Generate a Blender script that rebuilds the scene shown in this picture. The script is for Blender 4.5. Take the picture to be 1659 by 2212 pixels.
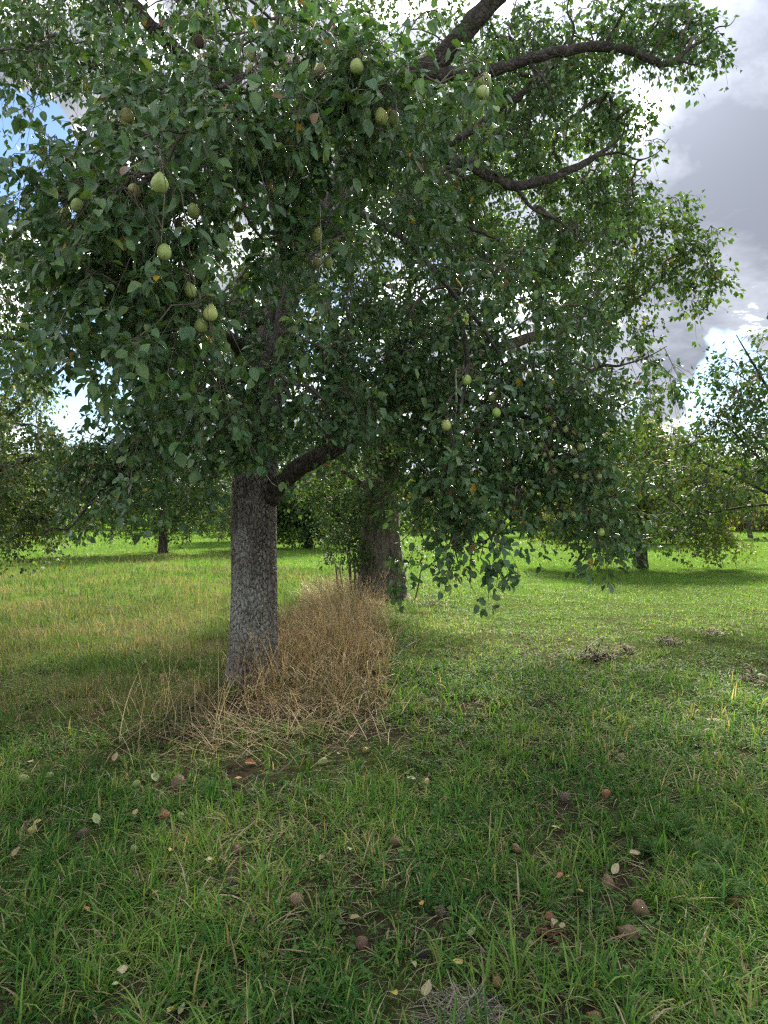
import bpy, math, random
import numpy as np
from mathutils import Vector, Matrix

for o in list(bpy.data.objects):
    bpy.data.objects.remove(o)
SC = bpy.context.scene
COL = SC.collection
R = math.radians
rng = np.random.default_rng(11)
random.seed(5)

# ------------------------------------------------------------------ camera
F = 1536.0                       # focal length in units of a 1659 x 2212 picture
CAMH = 1.6
cd = bpy.data.cameras.new('camera')
cd.sensor_fit = 'VERTICAL'
cd.sensor_height = 24.0
cd.lens = 24.0 * F / 2212.0
cd.clip_start = 0.05
cd.clip_end = 2000.0
cam = bpy.data.objects.new('camera', cd)
cam.location = (0, 0, CAMH)
cam.rotation_euler = (R(90), 0, 0)
COL.objects.link(cam)
SC.camera = cam

def P(px, py, d):
    return np.array([(px - 829.5) / F * d, d, CAMH - (py - 1106.0) / F * d])

# ------------------------------------------------------------------ light
SUN_AZ, SUN_EL = R(17), R(37)
SUNV = Vector((math.sin(SUN_AZ) * math.cos(SUN_EL), math.cos(SUN_AZ) * math.cos(SUN_EL), math.sin(SUN_EL)))
sl = bpy.data.lights.new('sun', 'SUN')
sl.energy = 4.2
sl.angle = R(8.0)
sl.color = (1.0, 0.93, 0.80)
so = bpy.data.objects.new('sun', sl)
so.rotation_euler = SUNV.to_track_quat('Z', 'Y').to_euler()
so.location = (20, 60, 60)
COL.objects.link(so)

SC.view_settings.view_transform = 'Standard'
SC.view_settings.look = 'None'
SC.view_settings.exposure = 2.18
SC.view_settings.gamma = 1.0
SC.view_settings.use_curve_mapping = False
SC.cycles.max_bounces = 5
SC.cycles.diffuse_bounces = 2
SC.cycles.glossy_bounces = 2
SC.cycles.transmission_bounces = 4
SC.cycles.sample_clamp_indirect = 12.0
SC.cycles.use_denoising = False
SC.cycles.filter_width = 1.3

class NT:
    """small helper around a node tree"""
    def __init__(self, tree):
        self.t = tree
        tree.nodes.clear()
    def n(self, kind, **kw):
        nd = self.t.nodes.new(kind)
        ins = kw.pop('ins', {})
        for k, v in kw.items():
            setattr(nd, k, v)
        for k, v in ins.items():
            self.put(nd.inputs[k], v)
        return nd
    def put(self, sock, v):
        if isinstance(v, bpy.types.NodeSocket):
            self.t.links.new(v, sock)
        else:
            sock.default_value = v
    def math(self, op, a, b=0.0, c=0.0, clamp=False):
        nd = self.n('ShaderNodeMath', operation=op, use_clamp=clamp)
        for i, v in enumerate((a, b, c)):
            self.put(nd.inputs[i], v)
        return nd.outputs[0]
    def vmath(self, op, a, b=(0, 0, 0)):
        nd = self.n('ShaderNodeVectorMath', operation=op)
        self.put(nd.inputs[0], a)
        if op == 'SCALE':
            self.put(nd.inputs['Scale'], b)
        else:
            self.put(nd.inputs[1], b)
        return nd.outputs['Value'] if op in ('DOT_PRODUCT', 'LENGTH', 'DISTANCE') else nd.outputs[0]
    def mix(self, f, a, b, mode='MIX'):
        nd = self.n('ShaderNodeMix', data_type='RGBA', blend_type=mode)
        self.put(nd.inputs[0], f)
        self.put(nd.inputs[6], a)
        self.put(nd.inputs[7], b)
        return nd.outputs[2]
    def ramp(self, f, stops, interp='LINEAR'):
        nd = self.n('ShaderNodeValToRGB')
        cr = nd.color_ramp
        cr.interpolation = interp
        while len(cr.elements) < len(stops):
            cr.elements.new(0.5)
        for e, (p, c) in zip(cr.elements, stops):
            e.position = p
            e.color = (*c, 1) if not isinstance(c, float) else (c, c, c, 1)
        self.put(nd.inputs[0], f)
        return nd.outputs[0]
    def smooth(self, v, a, b):
        nd = self.n('ShaderNodeMapRange', interpolation_type='SMOOTHSTEP')
        self.put(nd.inputs[0], v)
        nd.inputs[1].default_value = a
        nd.inputs[2].default_value = b
        return nd.outputs[0]
    def noise(self, vec, scale, detail=4.0, rough=0.55, dist=0.0):
        nd = self.n('ShaderNodeTexNoise')
        self.put(nd.inputs['Vector'], vec)
        nd.inputs['Scale'].default_value = scale
        nd.inputs['Detail'].default_value = detail
        nd.inputs['Roughness'].default_value = rough
        nd.inputs['Distortion'].default_value = dist
        return nd.outputs['Fac']

# ------------------------------------------------------------------ sky with broken cloud
def pixdir(px, py):
    v = Vector(((px - 829.5) / F, 1.0, -(py - 1106.0) / F))
    return v.normalized()

W = bpy.data.worlds.new('World')
SC.world = W
W.use_nodes = True
w = NT(W.node_tree)
sky = w.n('ShaderNodeTexSky', sky_type='NISHITA', sun_disc=False)
sky.sun_elevation = SUN_EL
sky.sun_rotation = SUN_AZ
sky.air_density = 1.0
sky.dust_density = 0.2
sky.ozone_density = 3.0
gen = w.n('ShaderNodeTexCoord').outputs['Generated']
vdir = w.vmath('NORMALIZE', gen)
sep = w.n('ShaderNodeSeparateXYZ', ins={0: vdir})
zc = w.math('MAXIMUM', sep.outputs[2], 0.0)
den = w.math('ADD', zc, 0.22)
cmb = w.n('ShaderNodeCombineXYZ')
w.put(cmb.inputs[0], w.math('DIVIDE', sep.outputs[0], den))
w.put(cmb.inputs[1], w.math('DIVIDE', sep.outputs[1], den))
cmb.inputs[2].default_value = 3.7
cp = cmb.outputs[0]
nbig = w.noise(cp, 1.25, 8.0, 0.58, 0.25)
nfine = w.noise(w.vmath('ADD', cp, (4.1, 2.3, 0.6)), 3.4, 7.0, 0.6, 0.2)
# cloud masses and blue openings seen in this part of the sky (direction, radius, weight)
def patch(px, py, rad, soft):
    d = pixdir(px, py)
    warp = w.vmath('SCALE', w.vmath('SUBTRACT', w.n('ShaderNodeTexNoise', ins={'Vector': vdir, 'Scale': 5.5, 'Detail': 5.0, 'Roughness': 0.6}).outputs['Color'], (0.5, 0.5, 0.5)), 0.15)
    q = w.vmath('ADD', vdir, warp)
    dist = w.vmath('DISTANCE', q, tuple(d))
    return w.smooth(dist, rad + soft, rad - soft)
cover = w.math('ADD', nbig, 0.12)
for px, py, rad, soft, wt in ((25, 325, 0.075, 0.04, -0.8), (1570, 820, 0.065, 0.03, -0.8), (1400, 835, 0.04, 0.02, -0.6),
                              (175, 835, 0.075, 0.035, -0.75), (1425, 865, 0.035, 0.015, 0.6), (1470, 740, 0.07, 0.05, 0.35),
                              (1600, 300, 0.28, 0.1, 0.3), (60, 170, 0.1, 0.05, 0.3)):
    cover = w.math('ADD', cover, w.math('MULTIPLY', patch(px, py, rad, soft), wt))
cmask = w.smooth(cover, 0.40, 0.56)
# thickness: thick cloud is grey from below, thin cloud is white
ntiny = w.noise(w.vmath('ADD', cp, (1.7, 5.2, 2.6)), 9.0, 6.0, 0.62, 0.3)
thick = w.math('ADD', w.math('ADD', w.math('MULTIPLY', nfine, 0.75), w.math('MULTIPLY', nbig, 0.25)), w.math('MULTIPLY', w.math('SUBTRACT', ntiny, 0.2), 0.42))
for px, py, rad, soft, wt in ((1560, 200, 0.20, 0.12, 0.13), (1620, 40, 0.12, 0.10, 0.12), (1620, 400, 0.08, 0.05, 0.12), (1450, 745, 0.065, 0.05, 0.2), (1590, 470, 0.09, 0.06, 0.10), (1575, 590, 0.05, 0.04, -0.08),
                              (1400, 270, 0.03, 0.02, -0.2), (60, 180, 0.06, 0.04, 0.1)):
    thick = w.math('ADD', thick, w.math('MULTIPLY', patch(px, py, rad, soft), wt))
ccol = w.ramp(thick, [(0.40, (1.9, 1.88, 1.88)), (0.52, (0.62, 0.64, 0.67)), (0.63, (0.088, 0.093, 0.106)), (0.90, (0.046, 0.050, 0.060))])
glow = w.vmath('DOT_PRODUCT', vdir, tuple(SUNV))
g1 = w.math('POWER', w.math('MAXIMUM', glow, 0.0), 60.0)
g2 = w.math('POWER', w.math('MAXIMUM', glow, 0.0), 6.0)
gain = w.math('ADD', w.math('ADD', w.math('MULTIPLY', g1, 1.4), w.math('MULTIPLY', g2, 0.30)), 0.66)
ccol = w.vmath('SCALE', ccol, w.math('MULTIPLY', gain, 2.1))
skyc = w.vmath('SCALE', sky.outputs[0], 0.0505)
skymix = w.mix(cmask, skyc, ccol)
bg = w.n('ShaderNodeBackground', ins={'Color': skymix, 'Strength': 1.0})
wo = w.n('ShaderNodeOutputWorld')
w.t.links.new(bg.outputs[0], wo.inputs[0])

# ------------------------------------------------------------------ mesh helpers
def mesh_np(name, V, T, Q=None, col=None, luv=None, smooth=True):
    """mesh from numpy arrays: T triangles, Q quads, col per-vertex colour, luv per-vertex vector"""
    me = bpy.data.meshes.new(name)
    V = np.asarray(V, np.float32).reshape(-1, 3)
    parts, starts, n = [], [], 0
    nt = 0 if T is None else len(T)
    nq = 0 if Q is None else len(Q)
    if nt:
        parts.append(np.asarray(T, np.int32).ravel())
        starts.append(np.arange(nt, dtype=np.int32) * 3)
    if nq:
        parts.append(np.asarray(Q, np.int32).ravel())
        starts.append(nt * 3 + np.arange(nq, dtype=np.int32) * 4)
    idx = np.concatenate(parts)
    st = np.concatenate(starts)
    me.vertices.add(len(V))
    me.vertices.foreach_set('co', V.ravel())
    me.loops.add(len(idx))
    me.loops.foreach_set('vertex_index', idx)
    me.polygons.add(nt + nq)
    me.polygons.foreach_set('loop_start', st)
    if smooth:
        me.polygons.foreach_set('use_smooth', np.ones(nt + nq, bool))
    if col is not None:
        a = me.attributes.new('tint', 'FLOAT_COLOR', 'POINT')
        c = np.ones((len(V), 4), np.float32)
        c[:, :3] = col
        a.data.foreach_set('color', c.ravel())
    if luv is not None:
        a = me.attributes.new('luv', 'FLOAT_VECTOR', 'POINT')
        a.data.foreach_set('vector', np.asarray(luv, np.float32).ravel())
    me.update(calc_edges=True)
    me.validate()
    return me

def tag(o, label=None, cat=None, group=None, kind=None):
    if label: o['label'] = label
    if cat: o['category'] = cat
    if group: o['group'] = group
    if kind: o['kind'] = kind
    return o

def obj(name, me, mat=None, parent=None, loc=None):
    o = bpy.data.objects.new(name, me)
    if mat and me and not me.materials:
        me.materials.append(mat)
    COL.objects.link(o)
    if parent: o.parent = parent
    if loc is not None: o.location = tuple(loc)
    return o

def empty(name, loc):
    o = bpy.data.objects.new(name, None)
    o.location = tuple(loc)
    o.empty_display_size = 0.2
    COL.objects.link(o)
    return o

def nrm(a):
    return a / np.maximum(np.linalg.norm(a, axis=-1, keepdims=True), 1e-9)

def tubes(PTS, RAD, K):
    """batch of tubes. PTS (N,P,3), RAD (N,P), K sides"""
    N, Pn, _ = PTS.shape
    tan = np.gradient(PTS, axis=1)
    tan = nrm(tan)
    ref = np.zeros((N, 1, 3)); ref[..., 2] = 1.0
    t0 = nrm(PTS[:, -1:] - PTS[:, :1])
    ref = np.where(np.abs(t0[..., 2:3]) > 0.8, np.array([1.0, 0.13, 0]), np.array([0.05, 0.1, 1.0]))
    s = nrm(np.cross(tan, np.broadcast_to(ref, tan.shape)))
    b = np.cross(s, tan)
    a = np.arange(K) * 2 * np.pi / K
    ring = s[:, :, None] * np.cos(a)[None, None, :, None] + b[:, :, None] * np.sin(a)[None, None, :, None]
    V = PTS[:, :, None] + ring * RAD[:, :, None, None]
    base = (np.arange(N) * Pn * K)[:, None, None]
    i = np.arange(Pn - 1)[None, :, None] * K
    k = np.arange(K)[None, None, :]
    k2 = (k + 1) % K
    Q = np.stack([base + i + k, base + i + k2, base + i + K + k2, base + i + K + k], -1).reshape(-1, 4)
    return V.reshape(-1, 3), Q

def catmull(pts, per=6):
    p = np.asarray(pts, float)
    p = np.vstack([2 * p[0] - p[1], p, 2 * p[-1] - p[-2]])
    out = []
    for i in range(1, len(p) - 2):
        t = np.linspace(0, 1, per, endpoint=False)[:, None]
        a, b, c, d = p[i - 1], p[i], p[i + 1], p[i + 2]
        out.append(0.5 * ((2 * b) + (-a + c) * t + (2 * a - 5 * b + 4 * c - d) * t ** 2 + (-a + 3 * b - 3 * c + d) * t ** 3))
    out.append(p[-2][None])
    return np.vstack(out)

_perm = np.random.default_rng(3).random((256, 256))
def vnoise(x, y, s, off=0):
    x = np.asarray(x) * s + off * 17.3 + 500.0
    y = np.asarray(y) * s + off * 9.1 + 500.0
    xi, yi = np.floor(x).astype(int), np.floor(y).astype(int)
    fx, fy = x - xi, y - yi
    fx, fy = fx * fx * (3 - 2 * fx), fy * fy * (3 - 2 * fy)
    g = lambda i, j: _perm[i & 255, j & 255]
    return (g(xi, yi) * (1 - fx) + g(xi + 1, yi) * fx) * (1 - fy) + (g(xi, yi + 1) * (1 - fx) + g(xi + 1, yi + 1) * fx) * fy
def fbm(x, y, s, off=0, n=3):
    v, a, t = 0, 1.0, 0
    for i in range(n):
        v = v + a * vnoise(x, y, s * 2 ** i, off + i); t += a; a *= 0.5
    return v / t
def ssm(v, a, b):
    t = np.clip((v - a) / (b - a), 0, 1)
    return t * t * (3 - 2 * t)

def ground_z(x, y):
    x = np.asarray(x, float); y = np.asarray(y, float)
    z = (fbm(x, y, 0.35, 4) - 0.5) * 0.16 + (fbm(x, y, 2.2, 8) - 0.5) * 0.05
    fade = ssm(y, 1.0, 4.0) * 0.7 + 0.3
    z = z * fade
    z = z + 0.10 * np.exp(-(((x + 0.5) / 0.9) ** 2)) * ssm(y, 4.8, 6.5) * (1 - ssm(y, 13, 16))   # low ridge of the unmown row
    return z

def gpoint(px, py):
    """where the ground is seen at a picture point"""
    d = CAMH * F / (py - 1106.0)
    for _ in range(4):
        x = (px - 829.5) / F * d
        d = (CAMH - float(ground_z(x, d))) * F / (py - 1106.0)
    return np.array([(px - 829.5) / F * d, d, float(ground_z((px - 829.5) / F * d, d))])

# ------------------------------------------------------------------ materials
def new_mat(name):
    m = bpy.data.materials.new(name)
    m.use_nodes = True
    return m, NT(m.node_tree)

def finish(nt, surf):
    o = nt.n('ShaderNodeOutputMaterial')
    nt.t.links.new(surf, o.inputs[0])

def leaf_material(name, rough=0.34, under=(0.55, 0.62, 0.5), trans=0.20, detail=True, spec=0.5):
    m, t = new_mat(name)
    at = t.n('ShaderNodeAttribute', attribute_name='tint').outputs['Color']
    pos = t.n('ShaderNodeTexCoord').outputs['Object']
    col = at
    if detail:
        luv = t.n('ShaderNodeAttribute', attribute_name='luv').outputs['Vector']
        sp = t.n('ShaderNodeSeparateXYZ', ins={0: luv})
        au = t.math('ABSOLUTE', sp.outputs[0])
        rib = t.smooth(au, 0.09, 0.02)
        wv = t.math('SINE', t.math('MULTIPLY', t.math('SUBTRACT', sp.outputs[1], t.math('MULTIPLY', au, 0.35)), 52.0))
        vein = t.smooth(wv, 0.75, 1.0)
        light = t.math('ADD', t.math('MULTIPLY', rib, 0.55), t.math('MULTIPLY', vein, 0.18), clamp=True)
        col = t.mix(light, col, t.mix(0.6, col, (0.20, 0.26, 0.10, 1)))
        spots = t.smooth(t.noise(t.vmath('ADD', t.vmath('SCALE', luv, 2.4), pos), 5.0, 3.0), 0.69, 0.74)
        col = t.mix(t.math('MULTIPLY', spots, 0.8), col, (0.09, 0.055, 0.02, 1))
    bf = t.n('ShaderNodeNewGeometry').outputs['Backfacing']
    upper = t.mix(1.0, col, (1, 1, 1, 1), 'MULTIPLY')
    lower = t.mix(0.28, col, (0.095, 0.14, 0.06, 1))
    c2 = t.mix(bf, upper, lower)
    rg = t.math('ADD', t.math('MULTIPLY', bf, 0.28), rough)
    bs = t.n('ShaderNodeBsdfPrincipled', ins={'Base Color': c2, 'Roughness': rg, 'Specular IOR Level': spec})
    if detail:
        bmp = t.n('ShaderNodeBump', ins={'Strength': 0.35, 'Distance': 0.002, 'Height': t.math('ADD', light, t.math('MULTIPLY', t.noise(t.vmath('SCALE', luv, 3.0), 4.0), 0.5))})
        t.t.links.new(bmp.outputs[0], bs.inputs['Normal'])
    tc = t.mix(1.0, col, (1.7, 1.75, 0.75, 1), 'MULTIPLY')
    tr = t.n('ShaderNodeBsdfTranslucent', ins={'Color': tc})
    ms = t.n('ShaderNodeMixShader', ins={0: trans})
    t.t.links.new(bs.outputs[0], ms.inputs[1])
    t.t.links.new(tr.outputs[0], ms.inputs[2])
    finish(t, ms.outputs[0])
    return m

M_LEAF = leaf_material('pear_leaf', spec=0.38)
M_FAR = leaf_material('far_leaf', rough=0.62, detail=False, trans=0.29, spec=0.25)

def blade_material(name, rough=0.6, trans=0.32, spec=0.05, boost=(1.7, 1.6, 0.7)):
    m, t = new_mat(name)
    at = t.n('ShaderNodeAttribute', attribute_name='tint').outputs['Color']
    bs = t.n('ShaderNodeBsdfPrincipled', ins={'Base Color': at, 'Roughness': rough, 'Specular IOR Level': spec})
    tr = t.n('ShaderNodeBsdfTranslucent', ins={'Color': t.mix(1.0, at, (*boost, 1), 'MULTIPLY')})
    ms = t.n('ShaderNodeMixShader', ins={0: trans})
    t.t.links.new(bs.outputs[0], ms.inputs[1])
    t.t.links.new(tr.outputs[0], ms.inputs[2])
    finish(t, ms.outputs[0])
    return m
M_GRASS = blade_material('grass_blade')
M_STRAW = blade_material('dry_straw', 0.6, 0.22, 0.3, (1.2, 1.1, 0.9))

def bark_material(name, c1, c2, lichen=None, plates=(30, 30, 7), moss=0.12):
    m, t = new_mat(name)
    pos = t.n('ShaderNodeTexCoord').outputs['Object']
    sc = t.vmath('MULTIPLY', pos, plates)
    warp = t.vmath('SCALE', t.n('ShaderNodeTexNoise', ins={'Vector': pos, 'Scale': 7.0, 'Detail': 3.0}).outputs['Color'], 1.6)
    v = t.n('ShaderNodeTexVoronoi', feature='DISTANCE_TO_EDGE', ins={'Vector': t.vmath('ADD', sc, warp), 'Scale': 1.0})
    vc = t.n('ShaderNodeTexVoronoi', feature='F1', ins={'Vector': t.vmath('ADD', sc, warp), 'Scale': 1.0})
    fine = t.noise(pos, 90.0, 5.0, 0.65)
    mid = t.noise(pos, 6.0, 4.0)
    cellv = t.n('ShaderNodeSeparateColor', ins={0: vc.outputs['Color']}).outputs[0]
    f = t.math('ADD', t.math('MULTIPLY', fine, 0.6), t.math('MULTIPLY', cellv, 0.45))
    col = t.mix(t.smooth(f, 0.25, 0.85), (*c1, 1), (*c2, 1))
    col = t.mix(t.math('MULTIPLY', t.smooth(mid, 0.52, 0.7), moss), col, (0.055, 0.065, 0.022, 1))
    lg = t.noise(t.vmath('ADD', pos, (3, 1, 7)), 24.0, 5.0, 0.7)
    grey = t.math('MULTIPLY', t.smooth(lg, 0.57, 0.66), 0.2)
    if lichen:
        for (lx, ly, lz, rad) in lichen:
            d = t.vmath('DISTANCE', t.vmath('MULTIPLY', pos, (1, 1, 0.62)), (lx, ly, lz * 0.62))
            lm = t.math('MULTIPLY', t.smooth(d, rad, rad * 0.25), t.smooth(t.noise(pos, 30.0, 4.0, 0.7), 0.36, 0.56))
            grey = t.math('MAXIMUM', grey, lm)
    col = t.mix(t.math('MULTIPLY', grey, 0.85), col, (0.36, 0.37, 0.33, 1))
    h = t.math('ADD', t.math('MULTIPLY', t.smooth(v.outputs['Distance'], 0.0, 0.22), 1.0), t.math('MULTIPLY', fine, 0.5))
    bmp = t.n('ShaderNodeBump', ins={'Strength': 0.9, 'Distance': 0.012, 'Height': h})
    bs = t.n('ShaderNodeBsdfPrincipled', ins={'Base Color': col, 'Roughness': 0.9, 'Specular IOR Level': 0.2})
    t.t.links.new(bmp.outputs[0], bs.inputs['Normal'])
    finish(t, bs.outputs[0])
    return m
TA = P(547, 1485, 6.47); TA[2] = float(ground_z(TA[0], TA[1]))
M_BARK = bark_material('pear_bark', (0.125, 0.108, 0.092), (0.285, 0.255, 0.225), lichen=[(-0.02, -0.23, 0.66, 0.34), (0.12, -0.2, 0.42, 0.2), (-0.06, -0.2, 1.25, 0.13)])
M_LIMB = bark_material('limb_bark', (0.036, 0.030, 0.025), (0.092, 0.080, 0.066), plates=(30, 30, 22), moss=0.4)
M_TWIG, t_ = new_mat('twig_bark')
_p = t_.n('ShaderNodeTexCoord').outputs['Object']
finish(t_, t_.n('ShaderNodeBsdfPrincipled', ins={'Base Color': t_.ramp(t_.noise(_p, 14.0, 3.0), [(0.35, (0.055, 0.045, 0.034)), (0.7, (0.14, 0.12, 0.085))]), 'Roughness': 0.85}).outputs[0])
M_LICHENTWIG, t_ = new_mat('lichen_twig')
_p = t_.n('ShaderNodeTexCoord').outputs['Object']
finish(t_, t_.n('ShaderNodeBsdfPrincipled', ins={'Base Color': t_.ramp(t_.noise(_p, 45.0, 4.0), [(0.38, (0.12, 0.10, 0.08)), (0.52, (0.36, 0.36, 0.31)), (0.68, (0.34, 0.30, 0.08))]), 'Roughness': 0.9}).outputs[0])

# ground: soil, thatch and short turf seen between the blades
M_GROUND, t_ = new_mat('meadow_ground')
_p = t_.n('ShaderNodeTexCoord').outputs['Object']
_n1 = t_.noise(_p, 0.8, 5.0)
_n2 = t_.noise(_p, 22.0, 6.0, 0.7)
_soil = t_.ramp(_n2, [(0.3, (0.020, 0.016, 0.011)), (0.55, (0.050, 0.040, 0.027)), (0.75, (0.12, 0.095, 0.06))])
_turf = t_.ramp(_n2, [(0.3, (0.030, 0.065, 0.010)), (0.55, (0.075, 0.15, 0.018)), (0.75, (0.13, 0.21, 0.03))])
_sp = t_.n('ShaderNodeSeparateXYZ', ins={0: _p})
_far = t_.smooth(_sp.outputs[1], 5.0, 20.0)
_f = t_.math('ADD', t_.math('MULTIPLY', _far, 0.75), t_.math('MULTIPLY', t_.smooth(_n1, 0.4, 0.65), 0.3), clamp=True)
_b = t_.n('ShaderNodeBump', ins={'Strength': 0.8, 'Distance': 0.03, 'Height': _n2})
_bs = t_.n('ShaderNodeBsdfPrincipled', ins={'Base Color': t_.mix(_f, _soil, _turf), 'Roughness': 1.0, 'Specular IOR Level': 0.0})
t_.t.links.new(_b.outputs[0], _bs.inputs['Normal'])
finish(t_, _bs.outputs[0])

# ------------------------------------------------------------------ ground sheet
def build_ground():
    ys = np.concatenate([np.linspace(-6, 0.5, 14), np.linspace(0.7, 15, 100), np.geomspace(15.3, 900, 70)])
    us = np.concatenate([-np.geomspace(1, 0.02, 40)[:], [0], np.geomspace(0.02, 1, 40)])
    xs = np.concatenate([-np.geomspace(700, 14, 22), np.linspace(-13.5, 13.5, 120), np.geomspace(14, 700, 22)])
    X, Y = np.meshgrid(xs, ys)
    Z = ground_z(X, Y)
    V = np.stack([X, Y, Z], -1).reshape(-1, 3)
    nx, ny = len(xs), len(ys)
    i, j = np.meshgrid(np.arange(nx - 1), np.arange(ny - 1))
    a = (j * nx + i).ravel()
    Q = np.stack([a, a + 1, a + nx + 1, a + nx], -1)
    o = obj('ground', mesh_np('ground', V, None, Q), M_GROUND)
    tag(o, 'grassy orchard ground running back to the far trees', 'ground', kind='structure')
build_ground()

# ------------------------------------------------------------------ leaves
def leaf_template(kind):
    """returns u (across -1..1), v (along 0..1), tris"""
    if kind == 'tiny':
        return np.array([0, -1.0, 1.0, 0]), np.array([0, 0.45, 0.45, 1.0]), np.array([(0, 3, 1), (0, 2, 3)])
    if kind == 'hi':
        prof = [(0.0, 0.0), (0.10, 0.52), (0.30, 0.95), (0.55, 1.0), (0.82, 0.62), (1.0, 0.0)]
    elif kind == 'mid':
        prof = [(0.0, 0.0), (0.22, 0.85), (0.68, 0.85), (1.0, 0.0)]
    else:
        prof = [(0.0, 0.0), (0.50, 1.0), (1.0, 0.0)]
    u, v, T = [0.0], [0.0], []
    rows = []
    for (vv, hw) in prof[1:-1]:
        rows.append(len(u))
        u += [-hw, 0.0, hw]; v += [vv - 0.03, vv, vv - 0.03]
    tip = len(u)
    u.append(0.0); v.append(1.0)
    r = rows[0]
    T += [(0, r + 1, r), (0, r + 2, r + 1)]
    for a, b in zip(rows[:-1], rows[1:]):
        T += [(a, a + 1, b + 1), (a, b + 1, b), (a + 1, a + 2, b + 2), (a + 1, b + 2, b + 1)]
    r = rows[-1]
    T += [(r, r + 1, tip), (r + 1, r + 2, tip)]
    return np.array(u), np.array(v), np.array(T)
TPL = {k: leaf_template(k) for k in ('hi', 'mid', 'lo', 'tiny')}

def leaves_mesh(pos, d, n, L, Wd, fold, curl, colr, kind):
    u, v, T = TPL[kind]
    s = nrm(np.cross(d, n))
    K = len(u)
    N = len(pos)
    au = np.abs(u)
    wav = rng.uniform(-1, 1, (N, K)) * 0.05 * (au[None] > 0)
    V = (pos[:, None] + d[:, None] * (L[:, None, None] * v[None, :, None])
         + s[:, None] * (Wd[:, None, None] * 0.5 * u[None, :, None])
         + n[:, None] * ((fold[:, None] * au[None] * Wd[:, None] * 0.5 - curl[:, None] * (v ** 2)[None] * L[:, None] + wav * L[:, None])[..., None]))
    Tt = (T[None] + (np.arange(N) * K)[:, None, None]).reshape(-1, 3)
    C = np.repeat(colr, K, axis=0)
    luv = np.stack([np.broadcast_to(u, (N, K)), np.broadcast_to(v, (N, K)), np.broadcast_to(rng.random((N, 1)) * 9, (N, K))], -1).reshape(-1, 3)
    return V.reshape(-1, 3), Tt, C, luv

def palette(N, cols, weights, jit=0.18):
    cols = np.array(cols)
    k = rng.choice(len(cols), N, p=np.array(weights) / np.sum(weights))
    c = cols[k] * rng.uniform(1 - jit, 1 + jit, (N, 1)) * rng.uniform(1 - jit * 0.4, 1 + jit * 0.4, (N, 3))
    return c

def grow(limb_pts, nodes):
    """join every node to the nearest wood already there; returns parent index (negative: limb point)"""
    L = np.asarray(limb_pts)
    d0 = np.min(np.linalg.norm(nodes[:, None] - L[None], axis=-1), axis=1)
    order = np.argsort(d0)
    nodes = nodes[order]
    nl = len(L)
    allp = np.vstack([L, nodes])
    par = np.zeros(len(nodes), int)
    for i in range(len(nodes)):
        dd = np.linalg.norm(allp[:nl + i] - nodes[i], axis=1)
        par[i] = int(np.argmin(dd))
    cnt = np.ones(nl + len(nodes))
    for i in range(len(nodes) - 1, -1, -1):
        cnt[par[i]] += cnt[nl + i]
    return nodes, par, cnt, nl, allp

def spray_leaves(nodes, centre, nspray, nleaf, slen, leafL, droop, spread=1.0, upright=0.0):
    """twigs with leaves set along them; returns twig points and leaf frames"""
    N = len(nodes)
    base = np.repeat(nodes, nspray, axis=0)
    M = len(base)
    out = base - centre
    out[:, 2] *= 0.5
    out = nrm(out)
    d = nrm(out * 0.55 + rng.normal(0, 0.75, (M, 3)) * spread + np.array([0, 0, -droop + upright]))
    ln = slen * rng.uniform(0.55, 1.35, M)
    t = np.linspace(0, 1, 5)
    PT = base[:, None] + d[:, None] * (ln[:, None, None] * t[None, :, None])
    PT[..., 2] -= (droop * 0.55 * ln)[:, None] * (t ** 2)[None]
    side = nrm(np.cross(d, rng.normal(0, 1, (M, 3))))
    PT += side[:, None] * (ln[:, None] * 0.10 * np.sin(t * 3.0 + 0.3)[None])[..., None]
    # leaves
    k = nleaf
    cen = np.sort(rng.uniform(0.15, 1.02, (M, 4)), axis=1)
    cen[:, 3] = 1.0
    tt = np.clip(np.take_along_axis(cen, rng.integers(0, 4, (M, k)), 1) + rng.normal(0, 0.025, (M, k)), 0, 1)
    f = tt * 4
    i0 = np.minimum(f.astype(int), 3)
    fr = (f - i0)[..., None]
    rows = np.arange(M)[:, None]
    lp = PT[rows, i0] * (1 - fr) + PT[rows, i0 + 1] * fr
    td = nrm(PT[rows, i0 + 1] - PT[rows, i0])
    rad = nrm(np.cross(td, rng.normal(0, 1, (M, k, 3))))
    pet = nrm(rad + td * 0.55 + rng.normal(0, 0.25, (M, k, 3)) + np.array([0, 0, 0.1]))
    pl = leafL * rng.uniform(0.35, 0.75, (M, k))
    root = lp + pet * pl[..., None]
    root[..., 2] -= pl * 0.25
    ld = nrm(pet * 0.9 + np.array([0, 0, -0.8]) * rng.uniform(-0.1, 1.3, (M, k, 1)) + rng.normal(0, 0.35, (M, k, 3)))
    o2 = np.repeat(out[:, None], k, axis=1)
    n0 = np.array([0, 0, 0.75]) + o2 * 0.55 + rad * 0.45 + rng.normal(0, 0.38, (M, k, 3))
    ln_ = nrm(n0 - ld * np.sum(n0 * ld, -1, keepdims=True))
    return PT, ln, lp.reshape(-1, 3), root.reshape(-1, 3), ld.reshape(-1, 3), ln_.reshape(-1, 3)

CAMP = np.array([0, 0, CAMH])
def project(p):
    return 829.5 + p[:, 0] / np.maximum(p[:, 1], 0.1) * F, 1106 - (p[:, 2] - CAMH) / np.maximum(p[:, 1], 0.1) * F

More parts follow.
